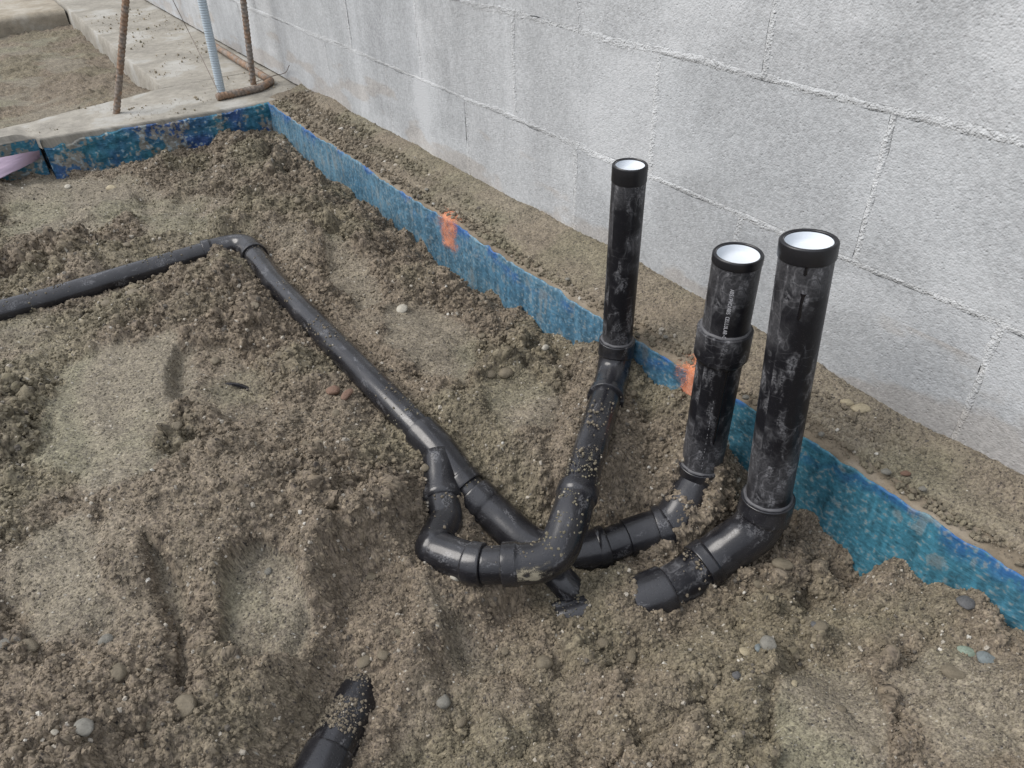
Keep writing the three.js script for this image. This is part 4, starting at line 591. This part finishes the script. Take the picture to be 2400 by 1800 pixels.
stone(2365, 1180, 12, 12, 'red', 'tiny orange-brown brick chip on the ledge', null, 0.008); stone(2122, 1110, 20, 14, 'red', 'small brownish chip of brick among ledge pebbles', null, 0.008);
stone(72, 344, 24, 20, 'soil', 'round clod against the beam above the lilac sheet'); stone(32, 360, 24, 18, 'soil', 'second round clod resting over the lilac sheet');
{ // sliver of dark plastic in the bank
  const p = hitSoil(560, 910), s = new THREE.Shape(); s.moveTo(-0.022, 0); s.quadraticCurveTo(0, 0.012, 0.03, 0.002); s.quadraticCurveTo(0.004, 0.004, -0.022, 0); const g = new THREE.ExtrudeGeometry(s, { depth: 0.006, bevelSize: 0.0008, bevelThickness: 0.0008, bevelSegments: 2 }); const m = mesh('plastic_sliver', g, wetMat); m.position.set(p.x, soilY(p.x, p.z) + 0.001, p.z); m.rotation.set(-0.6, 0.95, 0.1); tag(m, 'dark curved sliver of plastic sticking out of the soil bank', 'scrap');
}
// ---------------------------------------------------------------- loose crumbs: beyond counting
const crumbGeo = (() => { const g = new THREE.IcosahedronGeometry(1, 1), p = g.attributes.position; for (let i = 0; i < p.count; i++) { const x = p.getX(i), y = p.getY(i), z = p.getZ(i), r = 0.72 + 0.5 * h2(Math.round(x * 50), Math.round(y * 50 + z * 31), 971); p.setXYZ(i, x * r, y * r * 0.85, z * r); } g.computeVertexNormals(); return g; })();
const crumbMat = new THREE.MeshStandardMaterial({ roughness: 0.92 });
function crumbs(name, label, n, place) {
  const im = new THREE.InstancedMesh(crumbGeo, crumbMat, n), M = new THREE.Matrix4(), q = new THREE.Quaternion(), e = new THREE.Euler(), c = new THREE.Color(); let k = 0, guard = 0;
  while (k < n && guard++ < n * 12) { const r = place(); if (!r) continue; e.set(rnd() * 6, rnd() * 6, rnd() * 6); const f = 0.7 + 0.6 * rnd(); M.compose(V(r.x, r.y, r.z), q.setFromEuler(e), V(r.s, r.s * f, r.s * (0.8 + 0.4 * rnd()))); im.setMatrixAt(k, M); im.setColorAt(k, c.setRGB(...r.c)); k++; }
  im.count = k; im.name = numbered(name); im.castShadow = im.receiveShadow = true; scene.add(im); tag(im, label, 'soil', null, 'stuff'); return im;
}
const crumbCol = (x, z, l) => { const b = soilColor(x, z, l), k = 0.78 + 0.36 * rnd(), t = rnd(); if (t > 0.997) return [0.45, 0.43, 0.38]; if (t > 0.965) return [0.33 * k, 0.3 * k, 0.25 * k]; if (t < 0.015) return [0.085, 0.075, 0.062]; return [b[0] * k * 0.78, b[1] * k * 0.78, b[2] * k * 0.77]; };
crumbs('soil_crumbs', 'loose crumbs and grit lying over the soil bed', 170000, () => {
  const o = Math.floor(rnd() * bed.n.length), x = bed.P[o * 3], y = bed.P[o * 3 + 1], z = bed.P[o * 3 + 2], l = bed.Lo[o]; if (z > 1.3 || x > 0.2 || rnd() > 0.1 + l * l * 0.9 + 1.6 * (1 - bed.n[o])) return null;
  const s = (0.0009 + 0.0036 * Math.pow(rnd(), 4) * (0.25 + 0.75 * l)) * (0.75 + 0.3 * Math.abs(x)); return { x, y: y + s * 0.2, z, s, c: crumbCol(x, z, l) };
});
crumbs('ledge_grit', 'grit scattered over the footing ledge', 16000, () => { const x = 0.3 - 2.8 * Math.pow(rnd(), 1.4), e = edgeJ(x), z = 0.002 + (e - 0.006) * rnd(), s = (0.001 + 0.0045 * Math.pow(rnd(), 5)) * (0.8 + 0.3 * Math.abs(x)), y = 0.006 + 0.014 * sst(0.09, 0, z) * rnd(); return { x, y: y * (z > e * 0.7 ? 0.4 : 1), z, s, c: crumbCol(x + 7, z, 0.5) }; });
crumbs('beam_grit', 'crumbs of soil on the concrete beam and far ledge', 700, () => { const z = 0.02 + 1.3 * rnd(), x = -4.6 + 2.05 * rnd(), s = 0.001 + 0.004 * Math.pow(rnd(), 6), d = fbm(x * 6, z * 6, 3, 975) + 0.1 * (rnd() - 0.5); if (x > beamF(z) - 0.02 || d < 0.52) return null; const onBeam = x > beamB(z) || z < 0.36; if (!onBeam) return null; return { x, y: 0.002, z, s, c: crumbCol(x, z, 0.4).map(v => v * 1.6) }; });
// soil stuck on the wet pipes
const dirty = [[longPath, R15, 0, near(longPath, atY(1572, 1230, -0.152)), 1], [thinPath, R15 + 0.002, near(thinPath, atY(1418, 910, -0.04)), thinPath.len, 0.8], [bigPath, R2 + 0.002, near(bigPath, atY(1662, 1316, -0.163)), bigPath.len, 0.35], [lowPath, R2, 0, near(lowPath, atY(790, 1740, -0.196)), 3]];
crumbs('pipe_soil', 'soil grains stuck to the tops of the wet pipes', 3000, () => {
  const d = dirty[Math.floor(rnd() * 4)], s0 = mix(d[2], d[3], rnd()), P = d[0], n = fbm(s0 * 26, P.len * 3, 3, 981); if (rnd() > d[4] * sst(0.5, 0.72, n) + 0.04) return null;
  const c = pathAt(P, s0), T = pathAt(P, s0 + 0.003).sub(pathAt(P, s0 - 0.003)).normalize(), U = V(0, 1, 0).addScaledVector(T, -T.y).normalize(), B = T.clone().cross(U), a = (rnd() + rnd() - 1) * 1.5 + (fbm(s0 * 14, 9, 2, 982) - 0.5) * 2; const q = c.addScaledVector(U, Math.cos(a) * d[1]).addScaledVector(B, Math.sin(a) * d[1]), s = 0.0005 + 0.002 * Math.pow(rnd(), 4);
  if (q.y < soilY(q.x, q.z, false) - 0.01) return null; return { x: q.x, y: q.y + s * 0.3, z: q.z, s, c: crumbCol(q.x, q.z, 0.4).map(v => v * 0.95) };
});
renderer.render(scene, camera);
